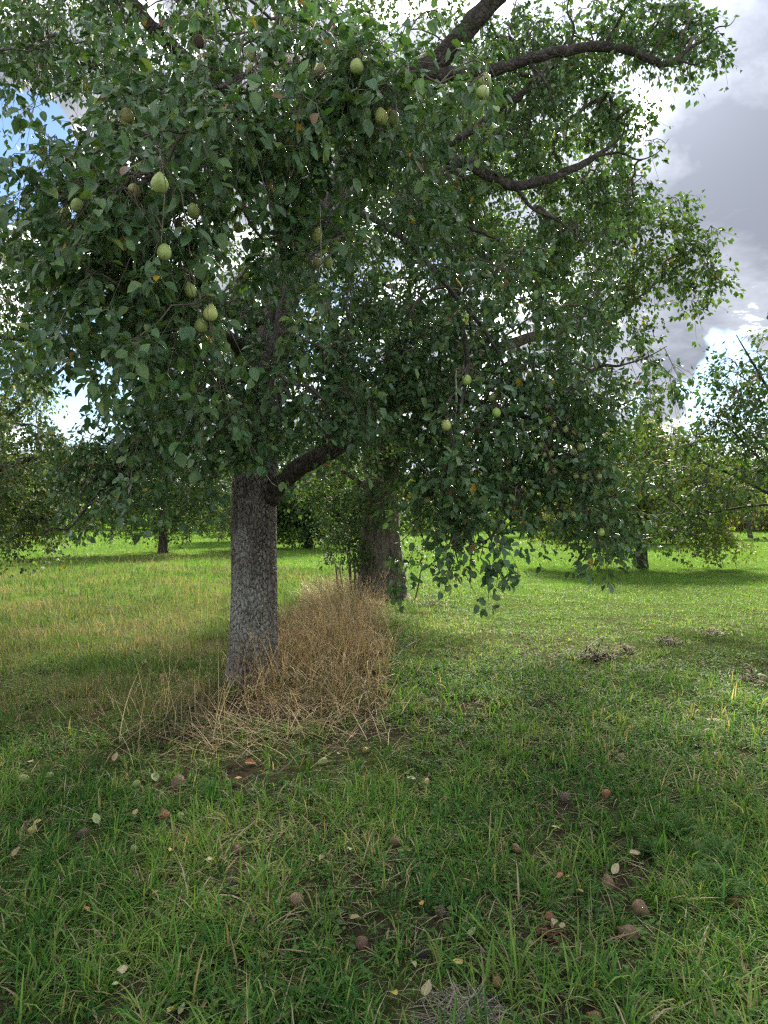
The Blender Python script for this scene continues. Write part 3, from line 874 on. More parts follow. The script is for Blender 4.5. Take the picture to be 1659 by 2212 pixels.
# ------------------------------------------------------------------ generic orchard tree
def orchard_tree(name, label, base, trunk_h, r0, blobs, nodes_n, nspray, nleaf, slen, leafL, kind, cols, wts, lean=(0, 0), droop=0.45, gaps=None, limbs=None, mat=None, trunk=None, bark=None, nlimb=6, wratio=0.70, group='orchard trees'):
    base = np.array([base[0], base[1], float(ground_z(base[0], base[1]))])
    root = empty(name, base)
    tag(root, label, 'tree', group)
    if trunk is None:
        trunk = [[0, 0, -0.1, r0 * 1.1], [lean[0] * 0.3, lean[1] * 0.3, trunk_h * 0.35, r0], [lean[0] * 0.7, lean[1] * 0.7, trunk_h * 0.75, r0 * 0.92], [lean[0], lean[1], trunk_h, r0 * 0.85]]
    trunk = np.array(trunk, float)
    c = catmull(trunk, 10)
    V, Q = trunk_mesh(c, 24, plates=0.0, flare=0.15)
    obj('trunk', mesh_np('trunk', V, None, Q), bark or M_LIMB, root)
    vol = np.array([(b[3] * b[4] * b[5]) ** 0.85 * (b[6] if len(b) > 6 else 1.0) for b in blobs])
    ns = np.maximum(3, (nodes_n * vol / vol.sum()).astype(int))
    nodes = []
    for b, n in zip(blobs, ns):
        u = nrm(rng.normal(0, 1, (n, 3))) * rng.uniform(0.12, 1, (n, 1)) ** 0.6
        nodes.append(np.array(b[:3]) + u * np.array(b[3:6]))
    nodes = np.vstack(nodes)                      # in tree space
    if gaps:
        nodes = nodes[~inside_any(nodes + base, gaps)]
    nodes = nodes[nodes[:, 2] > 0.35]
    lp = [c[-6:, :3]]
    top = c[-1]
    lims = []
    if limbs:
        lims = [np.array(l) for l in limbs]
    else:
        order = np.argsort([-v for v in vol])[:nlimb]
        for k in order:
            b = np.array(blobs[k][:3])
            s = top[:3] + np.array([0, 0, -rng.uniform(0, 0.25) * trunk_h])
            mid = s * 0.5 + b * 0.5 + np.array([rng.uniform(-.2, .2), rng.uniform(-.2, .2), 0.25])
            lims.append(np.array([[*s, r0 * 0.55], [*(s * 0.75 + mid * 0.25 + [0, 0, .1]), r0 * 0.46], [*mid, r0 * 0.34], [*b, r0 * 0.16], [*(b * 1.25 - mid * 0.25), r0 * 0.07]]))
    for a in lims:
        V, Q, cc = limb_mesh(a, 8, 0.05)
        obj('limb', mesh_np('limb', V, None, Q), bark or M_LIMB, root)
        lp.append(cc[3:, :3])
    nn, par, cnt, nl, allp = grow(np.vstack(lp), nodes)
    PT, RAD = branch_edges(allp, par, cnt, nl, nn, 0.004, 0.0042, r0 * 0.3)
    V1, Q1 = tubes(PT[:, ::2], RAD[:, ::2], 4)
    centre = np.mean(nodes, axis=0)
    PT2, ln, la, lr, ldir, lnr = spray_leaves(nn, centre, nspray, nleaf, slen, leafL, droop)
    V2, Q2 = tubes(PT2[:, ::4], np.linspace(0.003, 0.0015, 2)[None].repeat(len(PT2), 0), 3)
    V, Q = join([(V1, Q1), (V2, Q2)])
    tag(obj('branches', mesh_np('branches', V, None, Q), M_TWIG, root), kind='stuff')
    keep = lr[:, 2] > 0.12
    lr, ldir, lnr = lr[keep], ldir[keep], lnr[keep]
    N = len(lr)
    Ln = leafL * rng.uniform(0.7, 1.3, N)
    col = palette(N, cols, wts)
    # lighter and duller sprays
    big = fbm(lr[:, 0] + lr[:, 2] * 0.7, lr[:, 1] + lr[:, 2], 1.1, 21)
    col *= (0.75 + 0.5 * big)[:, None]
    V, T, C, luv = leaves_mesh(lr, ldir, lnr, Ln, Ln * wratio * rng.uniform(0.85, 1.15, N), rng.uniform(0.05, 0.5, N), rng.uniform(-0.05, 0.3, N), col, kind)
    tag(obj('crown', mesh_np('crown', V, T, None, C, luv if kind == 'mid' else None), mat or M_FAR, root), kind='stuff')
    return root

LITE = [(0.075, 0.118, 0.024), (0.10, 0.145, 0.028), (0.13, 0.17, 0.032), (0.17, 0.18, 0.035), (0.3, 0.2, 0.03), (0.12, 0.08, 0.03)]
GREEN = [(0.040, 0.082, 0.026), (0.055, 0.105, 0.030), (0.08, 0.135, 0.034), (0.12, 0.15, 0.03), (0.30, 0.20, 0.03), (0.13, 0.07, 0.03)]
YELL = [(0.065, 0.095, 0.022), (0.095, 0.125, 0.026), (0.13, 0.15, 0.03), (0.17, 0.16, 0.03), (0.34, 0.21, 0.03), (0.15, 0.08, 0.03)]
DARK = [(0.032, 0.066, 0.022), (0.042, 0.085, 0.026), (0.06, 0.11, 0.03), (0.09, 0.13, 0.03), (0.2, 0.14, 0.03), (0.1, 0.06, 0.03)]

# second pear tree in the row
TB = np.array([-0.02, 12.8, 0.0])
q = lambda px, py, d: list(P(px, py, d) - np.array([TB[0], TB[1], float(ground_z(TB[0], TB[1]))]))
tb = orchard_tree('pear_tree', 'second pear tree of the row, thick dark trunk ringed by sucker shoots', TB, 2.2, 0.40,
    [(*q(850, 760, 12.6), 2.6, 2.0, 1.5), (*q(700, 500, 12.5), 2.2, 2.0, 1.8), (*q(1000, 420, 12.0), 2.4, 2.0, 1.6), (*q(1250, 560, 10.6), 1.5, 1.2, 1.2, 2.0), (*q(1410, 530, 10.4), 1.0, 0.9, 1.2, 2.0),
     (*q(1330, 690, 10.2), 1.0, 0.9, 0.5, 2.5), (*q(1290, 870, 10.5), 1.0, 0.9, 0.6, 2.5), (*q(1500, 620, 10.4), 0.5, 0.5, 0.75, 3.0), (*q(1000, 980, 11.6), 1.3, 1.1, 0.7), (*q(720, 1010, 12.4), 1.0, 1.0, 0.55), (*q(870, 1050, 11.7), 0.8, 0.6, 0.40, 3.0), (*q(850, 950, 11.9), 1.2, 0.7, 0.6, 2.5), (*q(900, 200, 12.8), 2.6, 2.0, 1.7), (*q(500, 700, 13), 1.6, 1.6, 1.6)],
    1060, 6, 9, 0.34, 0.075, 'tiny', GREEN, [34, 34, 20, 7, .5, .4], gaps=[g for g in GAPS if g[0] > 300 and g[0] != 1400] + [(1110, 1130, 160, 100), (1480, 740, 60, 60), (620, 1130, 150, 60)],
    trunk=[[-.03, 0, -0.1, .42], [-.03, 0, .5, .36], [-.02, 0, 1.2, .34], [0.03, 0, 1.9, .30], [0.1, 0, 2.6, .22], [0.2, 0, 3.6, .17], [0.15, 0, 4.8, .12]],
    limbs=[[[.30, -.22, -.1, .16], [.25, -.23, .5, .13], [.18, -.2, 1.2, .12], [.16, -.1, 1.9, .09]],
           [[*q(835, 1040, 12.8), .16], [*q(930, 860, 12.0), .12], [*q(1070, 757, 11.2), .095], [*q(1200, 718, 10.8), .075], [*q(1320, 690, 10.4), .045], [*q(1430, 600, 10.3), .015]],
           [[-.30, -.16, -.1, .17], [-.27, -.17, .7, .15], [-.22, -.16, 1.5, .15], [-.2, -.1, 2.3, .14], [*q(770, 850, 12.6), .12], [*q(700, 650, 12.4), .08], [*q(620, 480, 12.4), .03]],
           [[*q(860, 860, 12.9), .12], [*q(980, 640, 12.4), .10], [*q(1000, 450, 12.2), .07], [*q(1090, 300, 12), .03]],
           [[*q(960, 830, 11.9), .07], [*q(1100, 640, 11.2), .06], [*q(1260, 520, 10.6), .04], [*q(1420, 470, 10.4), .015]],
           [[*q(1000, 800, 11.6), .05], [*q(1130, 850, 11.0), .045], [*q(1270, 880, 10.6), .02]],
           [[*q(845, 1060, 12.8), .06], [*q(930, 1000, 12.2), .045], [*q(1020, 990, 11.6), .02]],
           [[*q(800, 1060, 12.8), .06], [*q(740, 1020, 12.5), .045], [*q(690, 1040, 12.3), .02]]], bark=bark_material('old_bark', (0.085, 0.072, 0.06), (0.23, 0.20, 0.17), plates=(20, 20, 6), moss=0.3))
# sucker shoots round its foot
for k in range(26):
    a = random.uniform(0, 2 * math.pi)
    rr = random.uniform(0.36, 0.85)
    x0, y0 = rr * math.cos(a), -abs(rr * math.sin(a)) * 0.7
    if k % 5: x0 = -abs(x0)
    else: x0 *= 0.75
    h = random.uniform(0.7, 1.7)
    pts = np.array([[x0, y0, -0.05, .016], [x0 * 1.08 + random.uniform(-.05, .05), y0 * 1.1, h * .4, .013], [x0 * 1.18 + random.uniform(-.1, .1), y0 * 1.15, h * .75, .006], [x0 * 1.25 + random.uniform(-.16, .16), y0 * 1.2, h, .003]])
    V, Q, cc = limb_mesh(pts, 5, 0.1)
    obj('sucker_shoot', mesh_np('sucker_shoot', V, None, Q), M_TWIG, tb)
sn = np.array([[random.uniform(-1.0, 1.0), random.uniform(-0.8, -0.3), random.uniform(0.6, 2.0)] for _ in range(230)])
sn[:, 0] *= 0.75 + 0.25 * sn[:, 2]
sn[:140, 0] = -np.abs(sn[:140, 0])
sn = sn[np.abs(sn[:, 0]) > 0.30]
PT2, ln, la, lr, ldir, lnr = spray_leaves(sn, np.zeros(3), 4, 7, 0.25, 0.06, 0.2)
V, T, C, lu = leaves_mesh(lr, ldir, lnr, np.full(len(lr), .06), np.full(len(lr), .038), rng.uniform(0, .4, len(lr)), rng.uniform(0, .2, len(lr)), palette(len(lr), DARK, [4, 4, 2, 1, .2, .2]), 'lo')
tag(obj('sucker_leaves', mesh_np('sucker_leaves', V, T, None, C), M_FAR, tb), kind='stuff')

# neighbours
orchard_tree('apple_tree', 'green fruit tree with some yellow leaves reaching in at the left edge', (-6.7, 10.5), 1.7, 0.14,
    [(0, 0, 3.2, 2.3, 2.0, 1.6), (1.5, -.3, 2.6, 1.5, 1.4, 1.1), (1.9, 0.2, 3.8, 1.2, 1.2, 1.0), (1.8, -.4, 1.8, 1.0, 1.0, 0.6), (-1.5, 0, 3.0, 1.6, 1.6, 1.4), (2.4, -.2, 2.2, .6, .7, .6), (0.9, 0, 5.0, 1.3, 1.3, 1.2), (1.3, -.2, 1.5, 1.0, .8, .6, 2.0), (2.0, -.6, 2.4, .9, .8, .9, 2.0)], 640, 6, 9, 0.32, 0.062, 'tiny', GREEN, [20, 32, 26, 16, 1.0, 0.6], gaps=[(165, 865, 70, 78), (35, 290, 55, 150), (330, 1000, 150, 300), (200, 700, 120, 120)])
orchard_tree('apple_tree', 'dark-leaved fruit tree reaching in at the right edge of the photo', (7.0, 11.2), 1.6, 0.075,
    [(0, 0, 3.1, 2.2, 2.0, 1.3), (-1.6, -.3, 3.0, 1.3, 1.2, 0.8), (-2.2, -.5, 3.7, 0.7, .8, .35), (-2.4, -.3, 2.5, 1.0, 1.0, 0.5), (-2.9, -.6, 2.2, 0.8, .7, 0.4), (1.5, 0, 3.0, 1.5, 1.5, 1.3), (-2.0, -.2, 1.6, 1.2, 1.0, 0.55), (-2.0, -.8, 2.9, 0.9, .7, 0.8, 1.6), (-1.6, -.6, 4.0, .8, .7, .6, 1.4), (-1.9, -.6, 2.0, 1.0, .8, .5, 1.2)], 380, 5, 7, 0.36, 0.072, 'tiny', DARK, [40, 36, 16, 5, .6, .5], gaps=[(1440, 860, 110, 70), (1480, 740, 100, 60), (1615, 1130, 75, 45)], nlimb=7)
orchard_tree('apple_tree', 'low spreading apple tree with drooping yellow-green boughs on the right lawn', (7.6, 21.0), 1.5, 0.17,
    [(0, 0, 2.9, 2.6, 2.2, 1.3), (-1.8, -.5, 2.3, 1.4, 1.4, 1.0), (1.9, -.5, 2.0, 1.3, 1.3, 0.9), (-2.6, -.3, 1.4, 0.8, 1.0, 0.6), (2.4, -.8, 1.2, 0.8, 0.9, 0.55), (0.5, -1.2, 1.9, 1.5, 1.0, .8), (0.2, 0, 3.8, 1.6, 1.5, 0.7), (1.2, -1.2, 1.1, .9, .6, .6), (-1.4, -1.4, 1.1, 1.1, .6, .6), (2.2, -.3, .9, 1.0, .8, .4)], 680, 6, 9, 0.42, 0.085, 'tiny', LITE, [20, 32, 28, 16, .6, .4], gaps=[(1385, 1195, 26, 40), (1615, 1130, 60, 35)], droop=0.6)
orchard_tree('apple_tree', 'dark round-crowned fruit tree on the left between meadow and lit lawn', (-8.55, 27.5), 2.0, 0.17,
    [(0, 0, 3.4, 2.8, 2.4, 1.7), (-1.9, 0, 2.8, 1.5, 1.5, 1.2), (1.9, 0, 2.7, 1.5, 1.5, 1.2), (0, 0, 4.6, 2.0, 1.8, 0.9), (-1.3, -.5, 1.6, 1.6, 1.0, .9), (1.3, -.5, 1.6, 1.6, 1.0, .9), (0, .4, 1.2, .9, .8, .7)], 480, 6, 9, 0.45, 0.10, 'tiny', DARK, [34, 36, 20, 8, .6, .4], gaps=[(345, 1195, 30, 30)])
orchard_tree('apple_tree', 'dark bushy fruit tree behind the gap between the two pear trunks', (-3.3, 31.0), 1.4, 0.18,
    [(0, 0, 3.1, 2.4, 2.2, 1.8), (-1.7, 0, 2.2, 1.5, 1.5, 1.1), (1.6, 0, 2.2, 1.5, 1.5, 1.2), (0.2, 0, 4.8, 2.0, 1.8, 1.1), (-1.2, 0, 1.2, 2.0, 1.2, .9), (1.4, 0, 1.2, 2.0, 1.2, .9), (0, -.8, 1.5, 2.6, .8, 1.1, 2.0)], 480, 6, 8, 0.55, 0.15, 'tiny', GREEN, [40, 34, 18, 6, .4, .3])
orchard_tree('apple_tree', 'green fruit tree seen just left of the front trunk, far back', (-6.6, 38.0), 1.3, 0.16,
    [(0, 0, 3.1, 2.2, 2.2, 1.9), (1.3, 0, 2.2, 1.6, 1.5, 1.2), (-1.4, 0, 2.3, 1.6, 1.5, 1.2), (0, 0, 4.9, 1.6, 1.6, 1.0), (-1.2, 0, 1.2, 1.8, 1.2, .9), (1.4, 0, 1.2, 1.8, 1.2, .9)], 400, 6, 8, 0.5, 0.12, 'tiny', GREEN, [30, 34, 20, 10, .6, .4])
orchard_tree('fruit_tree', 'small reddish-leaved tree far back beneath the right boughs', (9.6, 47.0), 1.0, 0.13,
    [(0, 0, 2.4, 1.5, 1.5, 1.6), (0.4, 0, 1.3, 1.2, 1.2, 0.8), (-0.3, 0, 3.6, 1.0, 1.0, 0.8)], 130, 5, 8, 0.5, 0.13, 'lo', [(0.13, 0.06, 0.03), (0.16, 0.085, 0.03), (0.10, 0.09, 0.03), (0.08, 0.10, 0.03)], [3, 3, 3, 2])
orchard_tree('fruit_tree', 'thin slanting tree before the maize at the right edge', (23.2, 45.0), 2.6, 0.14,
    [(0, 0, 4.2, 2.4, 2.2, 1.4), (-1.9, 0, 3.8, 1.5, 1.4, 0.9), (1.5, 0, 4.0, 1.6, 1.6, 1.1)], 220, 6, 8, 0.5, 0.13, 'lo', GREEN, [24, 34, 24, 10, .6, .4], lean=(-0.5, 0))
FARS = [(-19.5, 36, 4.6, 'pale green bushy tree low at the left edge, behind the lit lawn', YELL), (-27, 52, 6.5, 'tall pale tree far away behind the left lawn', GREEN), (-15, 54, 5.8, 'rounded green tree far away on the left', GREEN),
        (-2, 52, 6.5, 'green tree at the far end of the row behind both trunks', DARK), (5, 56, 6.0, 'green tree far away right of the second trunk', GREEN), (15, 50, 5.2, 'yellow-green tree far away behind the low apple tree', YELL),
        (20, 58, 6.0, 'green tree far away behind the slanting tree', GREEN), (33, 56, 6.0, 'green tree far away beyond the right edge boughs', YELL), (-36, 58, 7.0, 'tall green tree in the far left corner of the field', DARK), (-9, 48, 4.0, 'bushy tree in the far middle, left of the front trunk', YELL), (34, 50, 5.0, 'leafy tree at the right edge, behind the dark boughs', GREEN), (13, 36, 4.6, 'yellow-green fruit tree behind the low apple tree', YELL)]
for (x, y, h, lb, pal) in FARS:
    s = h / 6.0
    orchard_tree('fruit_tree', lb, (x, y), 1.3 * s, 0.2 * s,
        [(0, 0, 3.0 * s, 2.6 * s, 2.4 * s, 1.9 * s), (-1.8 * s, 0, 2.0 * s, 1.7 * s, 1.6 * s, 1.3 * s), (1.8 * s, 0, 2.0 * s, 1.7 * s, 1.6 * s, 1.3 * s), (0, 0, 4.7 * s, 1.9 * s, 1.8 * s, 1.2 * s), (-1.2 * s, 0, 1.0 * s, 1.8 * s, 1.3 * s, .8 * s), (1.2 * s, 0, 1.0 * s, 1.8 * s, 1.3 * s, .8 * s)], 190, 6, 6, 0.7, 0.21, 'tiny', pal, [26, 34, 24, 10, .6, .4])

# ------------------------------------------------------------------ far wood and maize
def far_wood():
    n = 15000
    x = rng.uniform(-85, 85, n)
    y = 70 + (fbm(x, x * 0, 0.05, 2) - 0.5) * 30 + rng.normal(0, 2.5, n)
    hmax = 3.5 + 4.5 * fbm(x, x * 0 + 3, 0.09, 6)
    z = hmax * rng.uniform(0, 1, n) ** 0.8
    y -= np.sqrt(np.maximum(0, 1 - z / hmax)) * 3.0
    p = np.stack([x, y, z], -1)
    d = nrm(rng.normal(0, 1, (n, 3)) + [0, 0, -.4]); nn = nrm(rng.normal(0, 1, (n, 3)) + [0, -.5, .8])
    nn = nrm(nn - d * np.sum(nn * d, -1, keepdims=True))
    L = rng.uniform(0.6, 1.15, n)
    V, T, C, lu = leaves_mesh(p, d, nn, L, L * .8, rng.uniform(0, .4, n), rng.uniform(0, .3, n), palette(n, GREEN, [30, 34, 24, 8, .2, .2]), 'tiny')
    tag(obj('far_wood', mesh_np('far_wood', V, T, None, C), M_FAR), 'distant band of green trees along the horizon', 'wood', kind='stuff')
far_wood()

def blades(root, yaw, L, Wd, th0, th1, segs, col, mat, name, label, cat, twist=0.3):
    N = len(root)
    h = np.stack([np.cos(yaw), np.sin(yaw), np.zeros(N)], -1)
    tw = yaw + np.pi / 2 + rng.normal(0, twist, N)
    sd = np.stack([np.cos(tw), np.sin(tw), rng.normal(0, 0.15, N)], -1)
    pts = [root]
    for k in range(segs):
        th = th0 + (th1 - th0) * ((k + 0.5) / segs)
        pts.append(pts[-1] + (L / segs)[:, None] * (h * np.sin(th)[:, None] + np.array([0, 0, 1.0]) * np.cos(th)[:, None]))
    wprof = {1: [1, 0], 2: [1, .75, 0], 3: [.8, 1, .7, 0], 4: [.75, 1, .9, .55, 0], 5: [.8, 1, .95, .8, .5, 0]}[segs]
    Vs = []
    for k in range(segs):
        Vs += [pts[k] - sd * (Wd * 0.5 * wprof[k])[:, None], pts[k] + sd * (Wd * 0.5 * wprof[k])[:, None]]
    Vs.append(pts[-1])
    V = np.stack(Vs, 1)
    K = 2 * segs + 1
    Tl = []
    for k in range(segs - 1):
        a = 2 * k
        Tl += [(a, a + 1, a + 3), (a, a + 3, a + 2)]
    a = 2 * (segs - 1)
    Tl.append((a, a + 1, a + 2))
    T = (np.array(Tl)[None] + (np.arange(N) * K)[:, None, None]).reshape(-1, 3)
    return V.reshape(-1, 3), T, np.repeat(col, K, axis=0)

class Acc:
    def __init__(self): self.V, self.T, self.C, self.n = [], [], [], 0
    def add(self, V, T, C):
        self.V.append(V); self.T.append(T + self.n); self.C.append(C); self.n += len(V)
    def make(self, name, mat, label, cat):
        o = obj(name, mesh_np(name, np.vstack(self.V), np.vstack(self.T), None, np.vstack(self.C), smooth=False), mat)
        tag(o, label, cat, kind='stuff')
        return o

# maize standing dry at the field edge
def maize():
    A = Acc()
    n = 900
    x = rng.uniform(24, 48, n); y = rng.uniform(59, 63, n)
    root = np.stack([x, y, ground_z(x, y)], -1)
    c = palette(n, [(0.36, 0.25, 0.12), (0.27, 0.18, 0.09), (0.42, 0.31, 0.17)], [3, 3, 2])
    A.add(*blades(root, rng.uniform(0, 6.28, n), rng.uniform(1.7, 2.3, n), np.full(n, .05), rng.uniform(0, .06, n), rng.uniform(0, .15, n), 2, c, None, '', '', ''))
    for k in range(7):
        r2 = root.copy(); r2[:, 2] += rng.uniform(.2, 1.7, n)
        A.add(*blades(r2, rng.uniform(0, 6.28, n), rng.uniform(.5, .9, n), np.full(n, .07), rng.uniform(.2, .7, n), rng.uniform(1.6, 2.8, n), 3, palette(n, [(0.36, 0.26, 0.13), (0.28, 0.20, 0.10), (0.44, 0.33, 0.18)], [3, 3, 2]), None, '', '', ''))
    A.make('maize', M_STRAW, 'dry tan maize standing at the field edge on the right', 'maize')
maize()

# ------------------------------------------------------------------ grass zones
FALLEN = []      # filled below: (x, y, radius) that should stay visible
exec_items = []

def wob(y, off):
    return (fbm(y * 0 + 2.0, y, 1.3, off) - 0.5) * 0.5
def zone_strip(x, y):
    l = -1.35 + wob(y, 31) + (fbm(x, y, 3.0, 33) - .5) * .6
    r = -0.02 + wob(y, 35) * 0.35 + (fbm(x, y, 4.0, 37) - .5) * 0.55
    return (x > l) & (x < r) & (y > 5.45 + (fbm(x, y, 2.0, 41) - .5) * 0.7) & (y < 13.2)
def zone_meadow(x, y):
    return (x < -1.2 + wob(y, 51) + 0.2 * np.maximum(0, y - 13) * (y > 13)) & (y > 5.0 + (fbm(x, y, 1.4, 44) - .5) * 1.4) & (y < 25 + (fbm(x, y, .4, 46) - .5) * 4) & ~((x > -4.2) & (y > 20))
def bare(x, y):
    """1 where soil shows"""
    b = 0.0
    for cx, cy, rx, ry, s in ((-0.15, 4.95, .55, .55, 1.0), (-0.45, 4.55, .45, .35, .8), (-1.15, 4.75, .8, .40, .95), (-1.9, 4.75, .6, .35, .75), (-0.6, 4.3, .4, .25, .7), (-0.9, 4.5, .9, .35, .8), (0.55, 2.25, .22, .12, .8), (1.45, 9.0, .3, .35, .7), (4.3, 9.4, .5, .3, .6), (2.52, 5.55, .14, .1, 1.0), (2.4, 4.7, .2, .1, .7), (3.0, 6.3, .3, .2, .7),
                              (0.57, 2.7, .14, .1, 1), (-1.15, 4.1, .3, .2, .5), (0.85, 4.0, .3, .1, .5), (0.12, 2.95, .1, .08, .6), (2.25, 8.2, .5, .4, .5), (3.9, 8.0, .5, .5, .45)):
        b = np.maximum(b, s * np.exp(-(((x - cx) / rx) ** 2 + ((y - cy) / ry) ** 2)))
    b = np.maximum(b, 0.6 * ssm(fbm(x, y, 1.7, 63), .50, .68) * (1 - ssm(x, 0.8, 2.2) * ssm(y, 3.5, 5)) * (1 - ssm(y, 6, 9)))
    return np.clip(b * (0.6 + 0.9 * fbm(x, y, 5.0, 61)), 0, 1)

def scatter(y0, y1, dens, margin):
    half = lambda y: 0.545 * y + margin
    area = 0.545 * (y1 ** 2 - y0 ** 2) + 2 * margin * (y1 - y0)
    n = int(area * dens)
    y = np.sqrt(rng.uniform(y0 ** 2, y1 ** 2, int(n * 1.0)))
    x = rng.uniform(-1, 1, n) * half(y)
    return x, y

# things that lie in the grass: picture point, width, colour, label
GP = [
 (770, 200, 54, 'plum', 'large purplish-brown rotting pear lying before the dry grass'), (590, 207, 30, 'lime', 'small bright green windfall left of the purplish pear'), (705, 340, 44, 'rust', 'orange-brown windfall pear in the grass below the purplish one'),
 (1088, 242, 36, 'tan', 'tan windfall with dark dots beside the bare soil'), (1275, 710, 64, 'tan', 'large wrinkled tan windfall pear in the near grass left of centre'), (1563, 895, 52, 'plum', 'reddish-brown windfall with a grey side near the bottom centre'),
 (1022, 490, 40, 'plum', 'dull reddish windfall half sunk in grass, left of centre'), (1000, 630, 40, 'dark', 'dark brown windfall sunk in grass above the large tan one'), (355, 425, 40, 'dark', 'flat dark brown windfall at the left, below the grass tufts'),
 (780, 345, 30, 'lime', 'pale green windfall next to the orange-brown one'), (215, 172, 32, 'lime', 'green windfall, right of two at the left edge of the photo'), (105, 188, 40, 'lime', 'green windfall in a tuft, left of two at the left edge'),
 (140, 408, 34, 'yellow', 'yellow windfall by itself near the left edge'), (1395, 110, 34, 'lime', 'pale green windfall on the short grass right of the soil'), (1578, 60, 26, 'yellow', 'small yellow-green windfall behind the pale green one'),
 (1265, 35, 26, 'lime', 'small green windfall at the foot of the dry grass'), (1480, 760, 40, 'black', 'black rotten windfall right of the large tan one'), (580, 490, 34, 'lime', 'dull green windfall buried in the left grass'),
 (1659 + 180, 205, 34, 'yellow', 'yellow windfall glowing in the grass near the picture centre'), (1659 + 45, 455, 46, 'tan', 'pale tan windfall sunk deep in grass near the picture centre'), (1659 + 570, 485, 36, 'tan', 'pinkish-tan windfall behind an upright green tuft'),
 (1659 + 245, 760, 46, 'dark', 'brown windfall in the shaded near grass right of centre'), (1659 + 165, 940, 52, 'black', 'blackened windfall near the bottom, right of centre'), (1659 + 968, 635, 50, 'tan', 'flattened pinkish windfall above the two round brown ones'),
 (1659 + 1105, 745, 62, 'brown', 'round brown windfall with a pale crack, upper of two on the right'), (1659 + 1065, 855, 66, 'brown', 'round brown windfall with a pale crack, lower of two on the right'), (1659 + 715, 778, 36, 'rust', 'small pinkish windfall above the reddish mush'),
 (1659 + 783, 268, 48, 'dark', 'grey-brown flattened windfall on the right lawn'), (1659 + 1510, 710, 46, 'rust', 'orange-brown windfall among feathery weeds at the right'), (1659 + 490, 1060, 40, 'rust', 'dark red windfall remnant near the bottom right of centre'),
 (1659 + 915, 1215, 46, 'rust', 'reddish-brown windfall remnant at the bottom edge'), (1659 + 960, 250, 40, 'rust', 'deep red-brown remnant beside the flattened grey windfall'),
]
